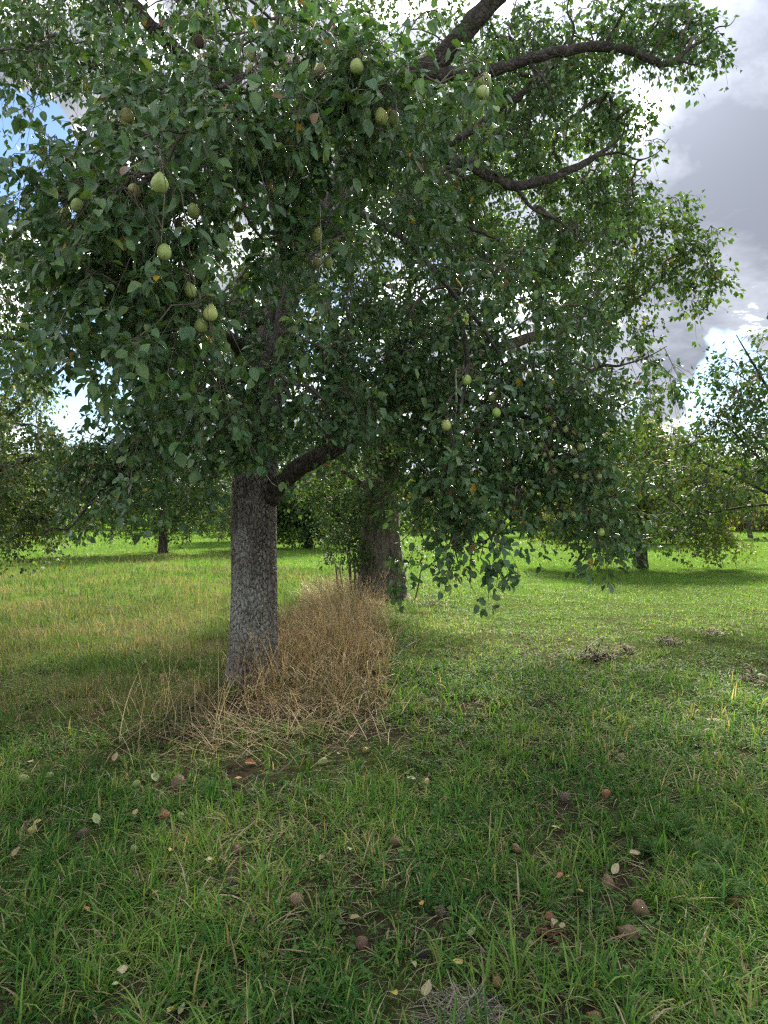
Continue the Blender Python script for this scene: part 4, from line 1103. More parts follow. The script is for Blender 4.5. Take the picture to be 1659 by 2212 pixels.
GL = [
 (530, 1005, 60, 'cream', 'pale oval fallen leaf with a long stalk, bottom left'), (500, 1065, 30, 'palegreen', 'narrow pale green fallen leaf just below the long-stalked leaf'), (1350, 530, 56, 'palegreen', 'large pale green fallen leaf, left one of a bright pair'), (1390, 520, 34, 'cream', 'cream fallen leaf touching the large pale green leaf'),
 (1530, 780, 38, 'tan', 'curled tan fallen leaf beside the black windfall'), (1515, 485, 36, 'palegreen', 'pale fallen leaf right of the bright leaf pair'), (375, 745, 32, 'orange', 'orange fallen leaf in the left grass'), (670, 672, 26, 'orange', 'tiny orange fallen leaf left of the dark brown windfall'),
 (1080, 110, 42, 'red', 'red-orange fallen leaf on the bare soil under the dry grass'), (500, 90, 40, 'tan', 'tan fallen leaf standing in grass left of the dry straw'), (130, 108, 36, 'tan', 'tan fallen leaf close to the left edge, below the meadow'), (670, 175, 46, 'palegreen', 'pale green fallen leaf left of the purplish windfall'),
 (1030, 180, 26, 'orange', 'small yellow-orange fallen leaf above the tan dotted windfall'), (740, 490, 34, 'yellow', 'yellow fallen leaf upright in grass, left of the reddish windfall'), (585, 328, 30, 'tan', 'small tan fallen leaf left of the orange-brown windfall'), (160, 370, 34, 'yellow', 'yellow fallen leaf just above the lone yellow windfall'),
 (415, 355, 50, 'palegreen', 'long pale green fallen leaf on dark tuft at the left'), (70, 498, 40, 'tan', 'tan fallen leaf at the left edge beneath the yellow windfall'), (205, 1150, 48, 'tan', 'crumpled tan fallen leaf in the bottom left corner'), (740, 1175, 44, 'yellow', 'olive-yellow fallen leaf at the bottom, left of centre'),
 (785, 1175, 44, 'palegreen', 'pale fallen leaf touching the olive-yellow one at the bottom'), (15, 1020, 44, 'orange', 'orange-brown fallen leaf at the bottom left edge'), (905, 535, 44, 'tan', 'tan fallen leaf lying left of the reddish windfall'), (1465, 75, 34, 'cream', 'cream fallen leaf at the right end of the bare soil'), (1010, 103, 34, 'cream', 'cream fallen leaf on the soil left of the red-orange leaf'),
 (1659 + 735, 805, 44, 'cream', 'cream fallen leaf, left of a pair above the reddish mush'), (1659 + 768, 812, 40, 'cream', 'cream fallen leaf, right of a pair above the reddish mush'), (1659 + 635, 895, 36, 'cream', 'pale fallen leaf left of the reddish mush'), (1659 + 380, 845, 44, 'palegreen', 'pale green oblong fallen leaf right of the bottom centre'),
 (1659 + 315, 978, 54, 'yellow', 'round yellow fallen leaf near the bottom centre'), (1659 + 185, 1090, 64, 'cream', 'ragged pale fallen leaf at the bottom centre'), (1659 + 1085, 505, 44, 'tan', 'curled tan fallen leaf on the right, before the feathery weeds'), (1659 + 1000, 575, 50, 'cream', 'thin pale curled leaf above the flattened pinkish windfall'),
 (1659 + 1125, 440, 40, 'orange', 'orange-tan fallen leaf behind the curled tan leaf on the right'), (1659 + 745, 390, 34, 'cream', 'small cream fallen leaf in the middle of the right lawn'), (1659 + 845, 665, 34, 'orange', 'orange fallen leaf left of the flattened pinkish windfall'), (1659 + 617, 630, 28, 'orange', 'tiny orange leaf at the foot of an upright tuft'),
 (1659 + 165, 725, 36, 'orange', 'bright orange fallen leaf near the brown windfall, centre'), (1659 + 800, 605, 28, 'yellow', 'small yellow fallen leaf right of a red one'), (1659 + 760, 597, 34, 'red', 'red fallen leaf left of a small yellow one'), (1659 + 1245, 215, 34, 'red', 'red fallen leaf on the upper right lawn'),
 (1659 + 118, 182, 34, 'palegreen', 'pale green fallen leaf left of the glowing yellow windfall'), (1659 + 45, 1105, 40, 'yellow', 'yellow-green fallen leaf at the bottom, just right of centre'), (1659 + 1185, 1215, 50, 'cream', 'pale fallen leaf at the bottom edge on the right'), (1659 + 130, 980, 36, 'cream', 'pale folded leaf under the blackened windfall'),
 (1659 + 690, 445, 40, 'palegreen', 'olive fallen leaf right of the pinkish-tan windfall'), (1659 + 1000, 400, 36, 'palegreen', 'olive-green fallen leaf in mid right lawn before the weeds'),
]
def zpt(zx, zy):
    """picture point of the enlarged lower quarters -> 1659-wide picture"""
    return zx * 0.5787 * 0.86406, (1840 + zy * 0.5787) * 0.86406
ITEMS = []
for L_, typ in ((GP, 'pear'), (GL, 'leaf')):
    for (zx, zy, wpx, cl, lb) in L_:
        px, py = zpt(zx, zy)
        rp = wpx * 0.5787 * 0.86406 / 2
        g = gpoint(px, py + (rp * 0.8 if typ == 'pear' else 0))
        lift = 0.0 if typ == 'pear' else 0.045
        if typ == 'leaf':
            d = (CAMH - float(g[2]) - lift) * F / (py - 1106.0)
            g = np.array([(px - 829.5) / F * d, d, float(g[2]) + lift])
        sz = rp * 2 / F * g[1]
        ITEMS.append((typ, g, sz, cl, lb))
IX = np.array([i[1][:2] for i in ITEMS]); IR = np.array([i[2] for i in ITEMS])

def item_shorten(x, y):
    f = np.ones(len(x))
    for (ix, iy), r in zip(IX, IR):
        along = iy - y
        sel = (np.abs(x - ix * np.clip(y / iy, .8, 1.1)) < r * 0.95) & (along > -r * 0.8) & (along < 0.26)
        f[sel] = np.minimum(f[sel], 0.22)
    return f

def build_lawn():
    A = Acc()
    G = [(0.034, 0.100, 0.026), (0.050, 0.135, 0.030), (0.078, 0.18, 0.034), (0.135, 0.22, 0.050), (0.26, 0.25, 0.11), (0.31, 0.255, 0.17)]
    bands = [(1.7, 4.2, 5600, 3, .0064, .112, 0.8), (4.2, 7.0, 2700, 3, .0078, .110, 0.9), (7.0, 12.0, 1200, 2, .008, .10, 1.2), (12.0, 20.0, 420, 2, .013, .095, 1.5), (20.0, 36.0, 110, 1, .026, .10, 2.0), (36, 75, 20, 1, .06, .13, 3.0)]
    for (y0, y1, dens, segs, wd, ln, marg) in bands:
        x, y = scatter(y0, y1, dens, marg)
        n = len(x)
        # about half of the blades gather in tufts
        if y1 <= 12:
            nt = max(10, n // 26)
            ti = rng.integers(0, n, nt)
            tx, ty = x[ti].copy(), y[ti].copy()
            m = rng.random(n) < 0.55
            k = rng.integers(0, nt, n)
            ox, oy = rng.normal(0, 0.022, n), rng.normal(0, 0.022, n)
            x = np.where(m, tx[k] + ox, x); y = np.where(m, ty[k] + oy, y)
            tv = rng.random(nt)[k]
            yaw = np.where(m, np.arctan2(oy, ox) + rng.normal(0, .5, n), rng.uniform(0, 6.283, n))
            tall = np.where(m, 0.8 + 0.75 * tv ** 2, 0.75)
        else:
            yaw = rng.uniform(0, 6.283, n); tall = np.full(n, 0.9); tv = rng.random(n); m = np.zeros(n, bool)
        b = bare(x, y)
        keep = ~zone_strip(x, y) & ~zone_meadow(x, y) & (rng.random(n) > b * 0.93)
        keep &= (x - TA[0]) ** 2 + (y - TA[1]) ** 2 > 0.09
        x, y, yaw, tall, tv, m = [v[keep] for v in (x, y, yaw, tall, tv, m)]
        n = len(x)
        patch_ = fbm(x, y, 0.9, 71); patch2 = fbm(x, y, 2.6, 75)
        L = ln * tall * rng.uniform(0.5, 1.5, n) * (0.65 + 0.7 * patch2)
        L *= item_shorten(x, y) if y0 < 7 else 1.0
        mown = ssm(x, 0.6, 2.4) * ssm(y, 5.5, 8)        # the right lawn is kept shorter
        L *= 1 - 0.35 * mown
        Wd = wd * rng.uniform(0.55, 1.35, n)
        dead = rng.random(n) < 0.20 + 0.28 * ssm(patch_, .45, .75) * (1 - mown)
        th0 = np.abs(rng.normal(0.35, 0.33, n)); th1 = th0 + np.abs(rng.normal(1.35, 0.75, n))
        flat = dead & (rng.random(n) < .6)
        th0 = np.where(flat, rng.uniform(.9, 1.35, n), th0); th1 = np.where(flat, rng.uniform(1.3, 1.7, n), th1)
        idx = np.clip((patch2 * 1.35 + rng.normal(0, .42, n) + 0.4 * (tv - .5)) * 3.2 + mown * 0.5, 0, 3.4).astype(int)
        col = np.array(G)[idx]
        col[dead] = np.array(G)[rng.integers(3, 6, dead.sum())]
        col = col * rng.uniform(.75, 1.25, (n, 1)) * rng.uniform(.93, 1.07, (n, 3))
        z = ground_z(x, y) - 0.004
        A.add(*blades(np.stack([x, y, z], -1), yaw, L, Wd, th0, th1, segs, col, None, '', '', ''))
    # clover and small broad-leaved herbs low between the blades
    x, y = scatter(1.8, 8, 330, .8)
    k = (fbm(x, y, 1.6, 66) > .47) & ~zone_strip(x, y) & (rng.random(len(x)) > 1.3 * bare(x, y))
    x, y = x[k], y[k]
    x = np.repeat(x, 4) + rng.normal(0, .016, len(x) * 4); y = np.repeat(y, 4) + rng.normal(0, .016, len(y) * 4)
    n = len(x)
    dd = nrm(np.stack([rng.normal(0, 1, n), rng.normal(0, 1, n), rng.uniform(-.2, .5, n)], -1))
    nn_ = nrm(np.array([0, 0, 1.0]) + rng.normal(0, .3, (n, 3))); nn_ = nrm(nn_ - dd * np.sum(nn_ * dd, -1, keepdims=True))
    Ls = rng.uniform(.014, .034, n)
    V, T, C, lu = leaves_mesh(np.stack([x, y, ground_z(x, y) + rng.uniform(.01, .05, n)], -1), dd, nn_, Ls, Ls * .8, rng.uniform(0, .4, n), rng.uniform(0, .3, n), palette(n, [(0.055, 0.12, 0.035), (0.085, 0.16, 0.045), (0.12, 0.17, 0.05)], [3, 3, 1]), 'lo')
    A.add(V, T, C)
    A.make('lawn_grass', M_GRASS, 'green tufted orchard grass covering the foreground and the right lawn', 'grass')
build_lawn()

def panicles(A, tips, tdir, n_each, size, cols):
    """seed heads: small spikelets round the end of each stem"""
    N = len(tips)
    M = N * n_each
    back = rng.uniform(0, 1, (N, n_each, 1))
    p = tips[:, None] - tdir[:, None] * back * size + rng.normal(0, .10, (N, n_each, 3)) * size * (0.25 + back)
    p = p.reshape(-1, 3)
    yaw = rng.uniform(0, 6.28, M)
    A.add(*blades(p, yaw, size * rng.uniform(.12, .26, M), np.full(M, size * .035), rng.uniform(.1, .9, M), rng.uniform(.3, 1.4, M), 1, palette(M, *cols), None, '', '', ''))

def stems(A, x, y, H, wd, lean, cols, heads=0, hs=.1, segs=4, hcols=None):
    n = len(x)
    yaw = rng.uniform(0, 6.283, n)
    z = ground_z(x, y)
    th0 = np.abs(rng.normal(0, lean, n)); th1 = th0 + np.abs(rng.normal(0, lean * 1.6, n))
    root = np.stack([x, y, z - .01], -1)
    V, T, C = blades(root, yaw, H, np.full(n, wd) * rng.uniform(.7, 1.3, n), th0, th1, segs, palette(n, *cols), None, '', '', '', twist=1.5)
    A.add(V, T, C)
    if heads:
        K = 2 * segs + 1
        tips = V.reshape(n, K, 3)[:, -1]
        prev = V.reshape(n, K, 3)[:, -3]
        panicles(A, tips, nrm(tips - prev), heads, hs, hcols or cols)

def build_dry():
    A = Acc()
    S = ([(0.34, 0.24, 0.108), (0.25, 0.175, 0.082), (0.46, 0.36, 0.195), (0.14, 0.098, 0.052), (0.13, 0.15, 0.04)], [4, 4, 3, 2.5, 1])
    n = 5200
    x = rng.uniform(-1.9, .5, n); y = rng.uniform(4.9, 13.6, n)
    k = zone_strip(x, y) & ((x - TA[0]) ** 2 + (y - TA[1]) ** 2 > 0.075)
    x, y = x[k], y[k]
    front = 0.35 + 0.65 * ssm(y, 5.2, 6.1)
    lft = 0.55 + 0.45 * ssm(x, -1.6, -0.95)
    edge = 0.35 + 0.65 * ssm(wob(y, 35) * 0.35 - x, -0.1, 0.5)
    H = 0.56 * (1 - .35 * ssm(y, 8.0, 10.5)) * rng.uniform(.30, 1.35, len(x)) * front * lft * edge * (0.3 + 1.35 * fbm(x, y, 2.2, 81))
    k = rng.random(len(x)) > np.maximum(0.85 * ssm(fbm(x, y, 2.6, 83), .47, .62), .8 * (1 - ssm(wob(y, 35) * 0.35 - x, -0.15, 0.4)))
    stems(A, x[k], y[k], H[k], .0058, .34, S, heads=8, hs=.12)
    # single taller stalks standing and leaning out above the rest
    m = 300
    x2 = np.concatenate([rng.uniform(-1.05, .12, m), rng.normal(-1.5, .3, 36)]); y2 = np.concatenate([rng.uniform(5.6, 12.5, m), rng.normal(5.6, .35, 36)])
    k = (x2 - TA[0]) ** 2 + (y2 - TA[1]) ** 2 > 0.09
    x2, y2 = x2[k], y2[k]
    stems(A, x2, y2, rng.uniform(.28, .70, len(x2)), .0052, .30, ([(0.44, 0.33, 0.17), (0.36, 0.26, 0.12), (0.50, 0.41, 0.24)], [3, 3, 2]), heads=12, hs=.15, segs=5)
    # curled dead leaves at every height
    n = 8500
    x = rng.uniform(-2.1, .3, n); y = rng.uniform(4.7, 13.4, n)
    k = zone_strip(x, y) & ((x - TA[0]) ** 2 + (y - TA[1]) ** 2 > 0.075)
    x, y = x[k], y[k]; n = len(x)
    z = ground_z(x, y) + rng.uniform(0, .24, n) * (0.2 + .8 * ssm(y, 5.2, 6.3)) * (0.2 + 1.5 * fbm(x, y, 2.2, 81)) * (.3 + .7 * ssm(-x, -.05, .4))
    A.add(*blades(np.stack([x, y, z], -1), rng.uniform(0, 6.28, n), rng.uniform(.12, .36, n), rng.uniform(.003, .008, n), rng.uniform(.1, .9, n), rng.uniform(.8, 2.6, n), 3, palette(n, *S), None, '', '', ''))
    # straw laid flat before the trunk and out over the soil
    n = 750
    x = rng.normal(-0.95, .5, n); y = rng.normal(5.2, .34, n)
    k = (y > 4.35) & (y < 6.3) & (x < .15)
    x, y = x[k], y[k]; n = len(x)
    z = ground_z(x, y) + rng.uniform(0, .10, n)
    A.add(*blades(np.stack([x, y, z], -1), rng.uniform(0, 6.28, n), rng.uniform(.18, .5, n), rng.uniform(.003, .005, n), rng.uniform(.9, 1.45, n), rng.uniform(1.2, 1.75, n), 3, palette(n, *S), None, '', '', ''))
    # thin dead litter on bare soil all over the foreground
    n = 5000
    x, y = scatter(1.8, 7, 120, .8); n = len(x)
    z = ground_z(x, y) + rng.uniform(0.004, .03, n)
    A.add(*blades(np.stack([x, y, z], -1), rng.uniform(0, 6.28, n), rng.uniform(.08, .25, n), rng.uniform(.002, .0045, n), rng.uniform(1.2, 1.55, n), rng.uniform(1.4, 1.7, n), 2, palette(n, [(0.28, 0.23, 0.14), (0.20, 0.16, 0.10), (0.36, 0.31, 0.2)], [3, 3, 2]), None, '', '', ''))
    A.make('dry_grass', M_STRAW, 'tall brown dry grass around the trunk and along the unmown row', 'dry grass')
build_dry()

def build_meadow():
    A = Acc()
    G = [(0.044, 0.095, 0.026), (0.060, 0.118, 0.032), (0.080, 0.130, 0.038), (0.135, 0.138, 0.07), (0.20, 0.165, 0.115)]
    for (y0, y1, dens, segs, wd) in ((4.2, 8, 1800, 3, .0055), (8, 13, 800, 2, .0075), (13, 20, 330, 2, .012), (20, 28, 120, 2, .02)):
        x, y = scatter(y0, y1, dens, 1.2)
        k = zone_meadow(x, y) & (rng.random(len(x)) > np.maximum(bare(x, y) * .8, .7 * ssm(fbm(x, y, 2.4, 95), .55, .7)))
        x, y = x[k], y[k]; n = len(x)
        p = fbm(x, y, 1.1, 91); p2 = fbm(x, y, 3.0, 93)
        L = rng.uniform(.06, .22, n) * (.35 + 1.15 * p2) * (1 - .3 * ssm(fbm(x, y, .5, 99), .45, .6))
        th0 = np.abs(rng.normal(.2, .25, n)); th1 = th0 + np.abs(rng.normal(.9, .6, n))
        idx = np.clip((p * 1.4 - .26 + p2 * .45 + rng.normal(0, .25, n)) * 3.4, 0, 4.4).astype(int)
        col = np.array(G)[idx] * rng.uniform(.75, 1.25, (n, 1)) * rng.uniform(.94, 1.06, (n, 3))
        A.add(*blades(np.stack([x, y, ground_z(x, y)], -1), rng.uniform(0, 6.28, n), L, wd * rng.uniform(.6, 1.3, n), th0, th1, segs, col, None, '', '', ''))
    H = [(0.20, 0.155, 0.115), (0.25, 0.205, 0.15), (0.17, 0.12, 0.10)]
    for (y0, y1, dens, wd, hs) in ((4.6, 9, 75, .0022, .09), (9, 16, 32, .0032, .10), (16, 27, 14, .005, .12)):
        x, y = scatter(y0, y1, dens, 1.0)
        k = zone_meadow(x, y) & (rng.random(len(x)) < .12 + 1.6 * ssm(fbm(x, y, .6, 97), .48, .68))
        x, y = x[k], y[k]
        stems(A, x, y, rng.uniform(.16, .42, len(x)), wd, .32, (H, [3, 3, 2]), heads=9, hs=hs, segs=3)
    A.make('meadow_grass', M_GRASS, 'rough olive meadow grass with brownish seed heads left of the trunk', 'grass')
build_meadow()

# ------------------------------------------------------------------ pears
def pear_mesh(name, prof, seg=22, lump=0.03, seed=0):
    r_ = np.random.default_rng(seed)
    n = len(prof)
    a = np.arange(seg) * 2 * np.pi / seg
    V = []
    bx, by = r_.normal(0, lump, 2)
    for k, (r, z) in enumerate(prof):
        rr = r * (1 + lump * np.sin(2 * a + seed) + lump * .6 * np.sin(3 * a + 2.1 * seed + z * 2))
        V.append(np.stack([rr * np.cos(a) + bx * z, rr * np.sin(a) + by * z, np.full(seg, z)], -1))
    V = np.concatenate(V)
    V = np.vstack([V, [[0, 0, prof[0][1] + 0.06], [bx * prof[-1][1], by * prof[-1][1], prof[-1][1] - 0.03]]])
    Q, T = [], []
    for k in range(n - 1):
        for j in range(seg):
            j2 = (j + 1) % seg
            Q.append((k * seg + j, k * seg + j2, (k + 1) * seg + j2, (k + 1) * seg + j))
    for j in range(seg):
        j2 = (j + 1) % seg
        T.append((j2, j, n * seg)); T.append(((n - 1) * seg + j, (n - 1) * seg + j2, n * seg + 1))
    return mesh_np(name, V, np.array(T), np.array(Q))
def profile(kind):
    out = []
    for k in range(15):
        t = k / 14
        th = math.pi * (0.04 + 0.92 * t)
        z = -math.cos(th)
        r = math.sin(th)
        if kind == 'round': r *= 1 - 0.20 * t ** 1.5; z = z * 1.04 + 0.04
        elif kind == 'ovate': r *= 1 - 0.42 * float(ssm(np.array(t), .35, .95)); z = z * 1.18 + 0.14
        else: r *= (1 - 0.62 * ssm(np.array(t), .5, .85)); z = z * 1.32 + 0.28
        out.append((max(float(r), .1), float(z)))
    return out
PM = {k: [pear_mesh('pear_' + k, profile(k), seed=s + 1) for s in range(2)] for k in ('round', 'ovate', 'necked')}
PF = {k: [pear_mesh('windfall_' + k, profile(k), seed=s + 5, lump=0.075) for s in range(4)] for k in ('round', 'ovate', 'necked')}

def pear_mat(name, c1, c2, russ, blush, rough=0.45, wrinkle=0.0):
    m, t = new_mat(name)
    pos = t.n('ShaderNodeTexCoord').outputs['Object']
    rnd = t.n('ShaderNodeObjectInfo').outputs['Random']
    p2 = t.vmath('ADD', pos, t.n('ShaderNodeCombineXYZ', ins={0: t.math('MULTIPLY', rnd, 40.0), 1: rnd, 2: t.math('MULTIPLY', rnd, 17.0)}).outputs[0])
    col = t.mix(t.smooth(t.noise(p2, 1.3, 3.0), .35, .65), (*c1, 1), (*c2, 1))
    vor = t.n('ShaderNodeTexVoronoi', feature='F1', ins={'Vector': p2, 'Scale': 15.0})
    dots = t.smooth(vor.outputs['Distance'], 0.33, 0.16)
    col = t.mix(t.math('MULTIPLY', dots, 0.25), col, (*russ, 1))
    blot = t.smooth(t.noise(p2, 2.2, 5.0, .65), .60, .72)
    col = t.mix(t.math('MULTIPLY', blot, .75), col, (*blush, 1))
    bmp = t.n('ShaderNodeBump', ins={'Strength': 0.08 + wrinkle, 'Distance': 0.03 + wrinkle * .1, 'Height': t.math('ADD', t.math('MULTIPLY', dots, .2), t.noise(p2, 5.0 if wrinkle else 9.0, 3.0))})
    bs = t.n('ShaderNodeBsdfPrincipled', ins={'Base Color': col, 'Roughness': rough, 'Specular IOR Level': 0.4})
    t.t.links.new(bmp.outputs[0], bs.inputs['Normal'])
    finish(t, bs.outputs[0])
    return m
PMAT = {
 'green': pear_mat('pear_green', (0.27, 0.36, 0.10), (0.34, 0.41, 0.13), (0.17, 0.19, 0.06), (0.28, 0.25, 0.10)),
 'yellow': pear_mat('pear_yellow', (0.36, 0.42, 0.12), (0.43, 0.44, 0.15), (0.22, 0.20, 0.07), (0.28, 0.20, 0.07)),
 'lime': pear_mat('pear_lime', (0.27, 0.42, 0.09), (0.34, 0.46, 0.12), (0.18, 0.24, 0.06), (0.22, 0.21, 0.07)),
 'russet': pear_mat('pear_russet', (0.29, 0.32, 0.10), (0.31, 0.28, 0.11), (0.19, 0.15, 0.06), (0.26, 0.18, 0.08), .6),
 'rotten': pear_mat('pear_withered', (0.11, 0.075, 0.05), (0.15, 0.10, 0.07), (0.07, 0.05, 0.03), (0.09, 0.06, 0.04), .8, .5),
 'greenfall': pear_mat('windfall_green', (0.16, 0.23, 0.06), (0.21, 0.26, 0.08), (0.12, 0.14, 0.04), (0.15, 0.11, 0.05), .5, .2),
 'yellowfall': pear_mat('windfall_yellow', (0.27, 0.26, 0.07), (0.31, 0.27, 0.09), (0.18, 0.13, 0.05), (0.17, 0.10, 0.04), .5, .2),
 'plum': pear_mat('windfall_plum', (0.13, 0.075, 0.055), (0.19, 0.12, 0.08), (0.22, 0.16, 0.11), (0.07, 0.04, 0.03), .6, .5),
 'rust': pear_mat('windfall_rust', (0.25, 0.11, 0.05), (0.30, 0.16, 0.08), (0.16, 0.07, 0.03), (0.13, 0.055, 0.03), .6, .5),
 'tan': pear_mat('windfall_tan', (0.22, 0.145, 0.08), (0.29, 0.205, 0.12), (0.13, 0.08, 0.045), (0.11, 0.065, 0.035), .65, .6),
 'brown': pear_mat('windfall_brown', (0.14, 0.085, 0.048), (0.20, 0.13, 0.075), (0.27, 0.19, 0.12), (0.08, 0.045, 0.026), .6, .5),
 'dark': pear_mat('windfall_dark', (0.10, 0.07, 0.05), (0.14, 0.10, 0.075), (0.07, 0.045, 0.03), (0.07, 0.045, 0.03), .75, .6),
 'black': pear_mat('windfall_black', (0.018, 0.016, 0.015), (0.035, 0.03, 0.028), (0.05, 0.045, 0.04), (0.012, 0.011, 0.01), .5, .6),
}
_sc = np.array([[0, 0, -.15, .10], [0.03, 0.02, .5, .075], [0.0, 0.06, 1.0, .07], [-.05, .05, 1.5, .09]])
_V, _Q, _c = limb_mesh(_sc, 6)
STALK = mesh_np('stalk', _V, None, _Q); STALK.materials.append(M_TWIG)
_cal = [(0.20 * math.cos(a) * (1 if i % 2 else .45), 0.20 * math.sin(a) * (1 if i % 2 else .45), -0.02 if i % 2 else 0.03) for i, a in enumerate(np.arange(10) * math.pi / 5)]
CALYX = mesh_np('calyx', np.array(_cal + [(0, 0, 0.05)]), np.array([((i + 1) % 10, i, 10) for i in range(10)])); CALYX.materials.append(M_TWIG)

def make_pear(name, centre, r, shape, colour, rot, label, group, stalk=True):
    src = random.choice((PM if group.startswith('pears') else PF)[shape])
    me = src.copy(); me.materials.clear(); me.materials.append(PMAT[colour])
    o = bpy.data.objects.new(name, me)
    o.location = tuple(centre); o.scale = (r, r, r); o.rotation_euler = rot
    COL.objects.link(o)
    tag(o, label, 'pear', group)
    zt = max(v.co.z for v in me.vertices); zb = min(v.co.z for v in me.vertices)
    if stalk:
        s = bpy.data.objects.new('stalk', STALK); s.parent = o; s.location = (0, 0, zt - .03); COL.objects.link(s)
    k = bpy.data.objects.new('calyx', CALYX); k.parent = o; k.location = (0, 0, zb - .02); COL.objects.link(k)
    return o
for (px, py, wd, sh, cl, lb), (c, r) in zip(PEARS, pear_world):
    make_pear('pear', c, r, sh, cl, (random.uniform(-.25, .25), random.uniform(-.25, .25), random.uniform(0, 6)), lb, 'pears hanging in the front tree')
for (typ, g, sz, cl, lb) in ITEMS:
    if typ != 'pear': continue
    r = sz / 2 * 1.12
    z = float(ground_z(g[0], g[1])) + r * 0.70
    cl = {'lime': 'greenfall', 'yellow': 'yellowfall'}.get(cl, cl)
    make_pear('fallen_pear', (g[0], g[1], z), r, random.choice(['round', 'ovate', 'ovate', 'necked']), cl, (random.uniform(.6, 2.2), random.uniform(-1, 1), random.uniform(0, 6)), lb, 'windfall pears in the grass', stalk=random.random() < .6)

# ------------------------------------------------------------------ fallen leaves
LC = {'cream': (0.27, 0.24, 0.13), 'palegreen': (0.20, 0.25, 0.10), 'tan': (0.29, 0.21, 0.105), 'orange': (0.36, 0.19, 0.05), 'red': (0.27, 0.10, 0.04), 'yellow': (0.38, 0.30, 0.06)}
M_FLEAF, t_ = new_mat('fallen_leaf')
_at = t_.n('ShaderNodeAttribute', attribute_name='tint').outputs['Color']
_lu = t_.n('ShaderNodeAttribute', attribute_name='luv').outputs['Vector']
_s = t_.n('ShaderNodeSeparateXYZ', ins={0: _lu})
_rib = t_.smooth(t_.math('ABSOLUTE', _s.outputs[0]), .10, .02)
_c1 = t_.mix(t_.math('MULTIPLY', t_.smooth(t_.noise(_lu, 4.0, 4.0), .55, .68), .6), _at, (0.12, 0.07, 0.03, 1))
_c1 = t_.mix(t_.math('MULTIPLY', _rib, .4), _c1, (0.5, 0.45, 0.3, 1))
finish(t_, t_.n('ShaderNodeBsdfPrincipled', ins={'Base Color': _c1, 'Roughness': 0.6}).outputs[0])
for (typ, g, sz, cl, lb) in ITEMS:
    if typ != 'leaf': continue
    u, v, T = TPL['hi']
    Lf = sz * 1.12
    Vv, Tv, Cv, lv = leaves_mesh(np.array([[0, -Lf * .5, 0]]), np.array([[0, 1.0, 0]]), np.array([[0, 0, 1.0]]), np.array([Lf]), np.array([Lf * random.uniform(.55, .72)]), np.array([random.uniform(.05, .5)]), np.array([random.uniform(-.25, .35)]), np.array([LC[cl]]) * random.uniform(.85, 1.1), 'hi')
    o = obj('fallen_leaf', mesh_np('fallen_leaf', Vv, Tv, None, Cv, lv), M_FLEAF)
    o.location = tuple(g)
    o.rotation_euler = (random.uniform(-.1, .75), random.uniform(-.4, .4), random.uniform(0, 6.28))
    tag(o, lb, 'leaf', 'fallen leaves in the grass')
    pts = np.array([[0, -Lf * .5, 0, .0011], [.004, -Lf * .7, .004, .001], [.01, -Lf * .95, .002, .0009]])
    V, Q, cc = limb_mesh(pts, 4)
    obj('stalk', mesh_np('stalk', V, None, Q), M_TWIG, o)

# ------------------------------------------------------------------ dead branches, clods, weeds
def fallen_branch(label, pts, twigs, r):
    g0 = gpoint(*pts[0])
    root = empty('fallen_branch', g0)
    arr = []
    for k, (px, py) in enumerate(pts):
        g = gpoint(px, py)
        arr.append([*(g - g0 + [0, 0, .05 + .05 * math.sin(k * 1.7)]), r * (1 - .7 * k / len(pts))])
    V, Q, c = limb_mesh(np.array(arr), 6, .1)
    obj('stem', mesh_np('stem', V, None, Q), M_TWIG, root)
    for k in range(twigs):
        s = c[random.randrange(2, len(c) - 1), :3]
        d = np.array([random.uniform(-1, 1), random.uniform(-.6, .6), random.uniform(0.1, .9)]) * random.uniform(.12, .3)
        V, Q, cc = limb_mesh(np.array([[*s, r * .4], [*(s + d * .5 + [0, 0, .02]), r * .3], [*(s + d), r * .12]]), 4, .1)
        obj('twig', mesh_np('twig', V, None, Q), M_TWIG, root)
    tag(root, label, 'branch')
fallen_branch('dead twiggy branch lying at the right edge of the dry grass', [(900, 1395), (875, 1420), (840, 1448), (815, 1450)], 8, .007)
fallen_branch('thin dead twig lying on the bare soil before the dry grass', [(600, 1690), (650, 1665), (700, 1650), (740, 1655)], 5, .005)
fallen_branch('dark dead twig over the brown clod on the right lawn', [(1255, 1420), (1300, 1395), (1350, 1380), (1400, 1375)], 6, .006)

M_DEAD = blade_material('dead_leaf', .8, .1, .2, (1, 1, 1))
def dead_clump(label, px, py, w_m, h_m, n, cols, bl=(.04, .12), bw=(.008, .022), th=(.3, 1.5)):
    g0 = gpoint(px, py)
    A = Acc()
    x = rng.normal(0, w_m * .3, n); y = rng.normal(0, w_m * .25, n)
    z = np.abs(rng.normal(0, h_m * .45, n)) * np.exp(-(x / w_m) ** 2)
    A.add(*blades(np.stack([x, y, z], -1), rng.uniform(0, 6.28, n), rng.uniform(*bl, n), rng.uniform(*bw, n), rng.uniform(*th, n), rng.uniform(1, 2.6, n), 3, palette(n, cols, [1] * len(cols)), None, '', '', ''))
    o = obj('dead_plant', mesh_np('dead_plant', np.vstack(A.V), np.vstack(A.T), None, np.vstack(A.C), smooth=False), M_DEAD)
    o.location = tuple(g0)
    tag(o, label, 'dead plant', kind='stuff')
BR = [(0.055, 0.038, 0.028), (0.09, 0.06, 0.04), (0.035, 0.026, 0.02), (0.13, 0.09, 0.05)]
dead_clump('large dark brown withered plant clump on the right lawn', 1290, 1425, .42, .16, 200, BR + [(0.10, 0.11, 0.04)])
dead_clump('small dark withered clump right of the large brown one', 1352, 1412, .18, .10, 60, BR + [(0.10, 0.11, 0.04)])
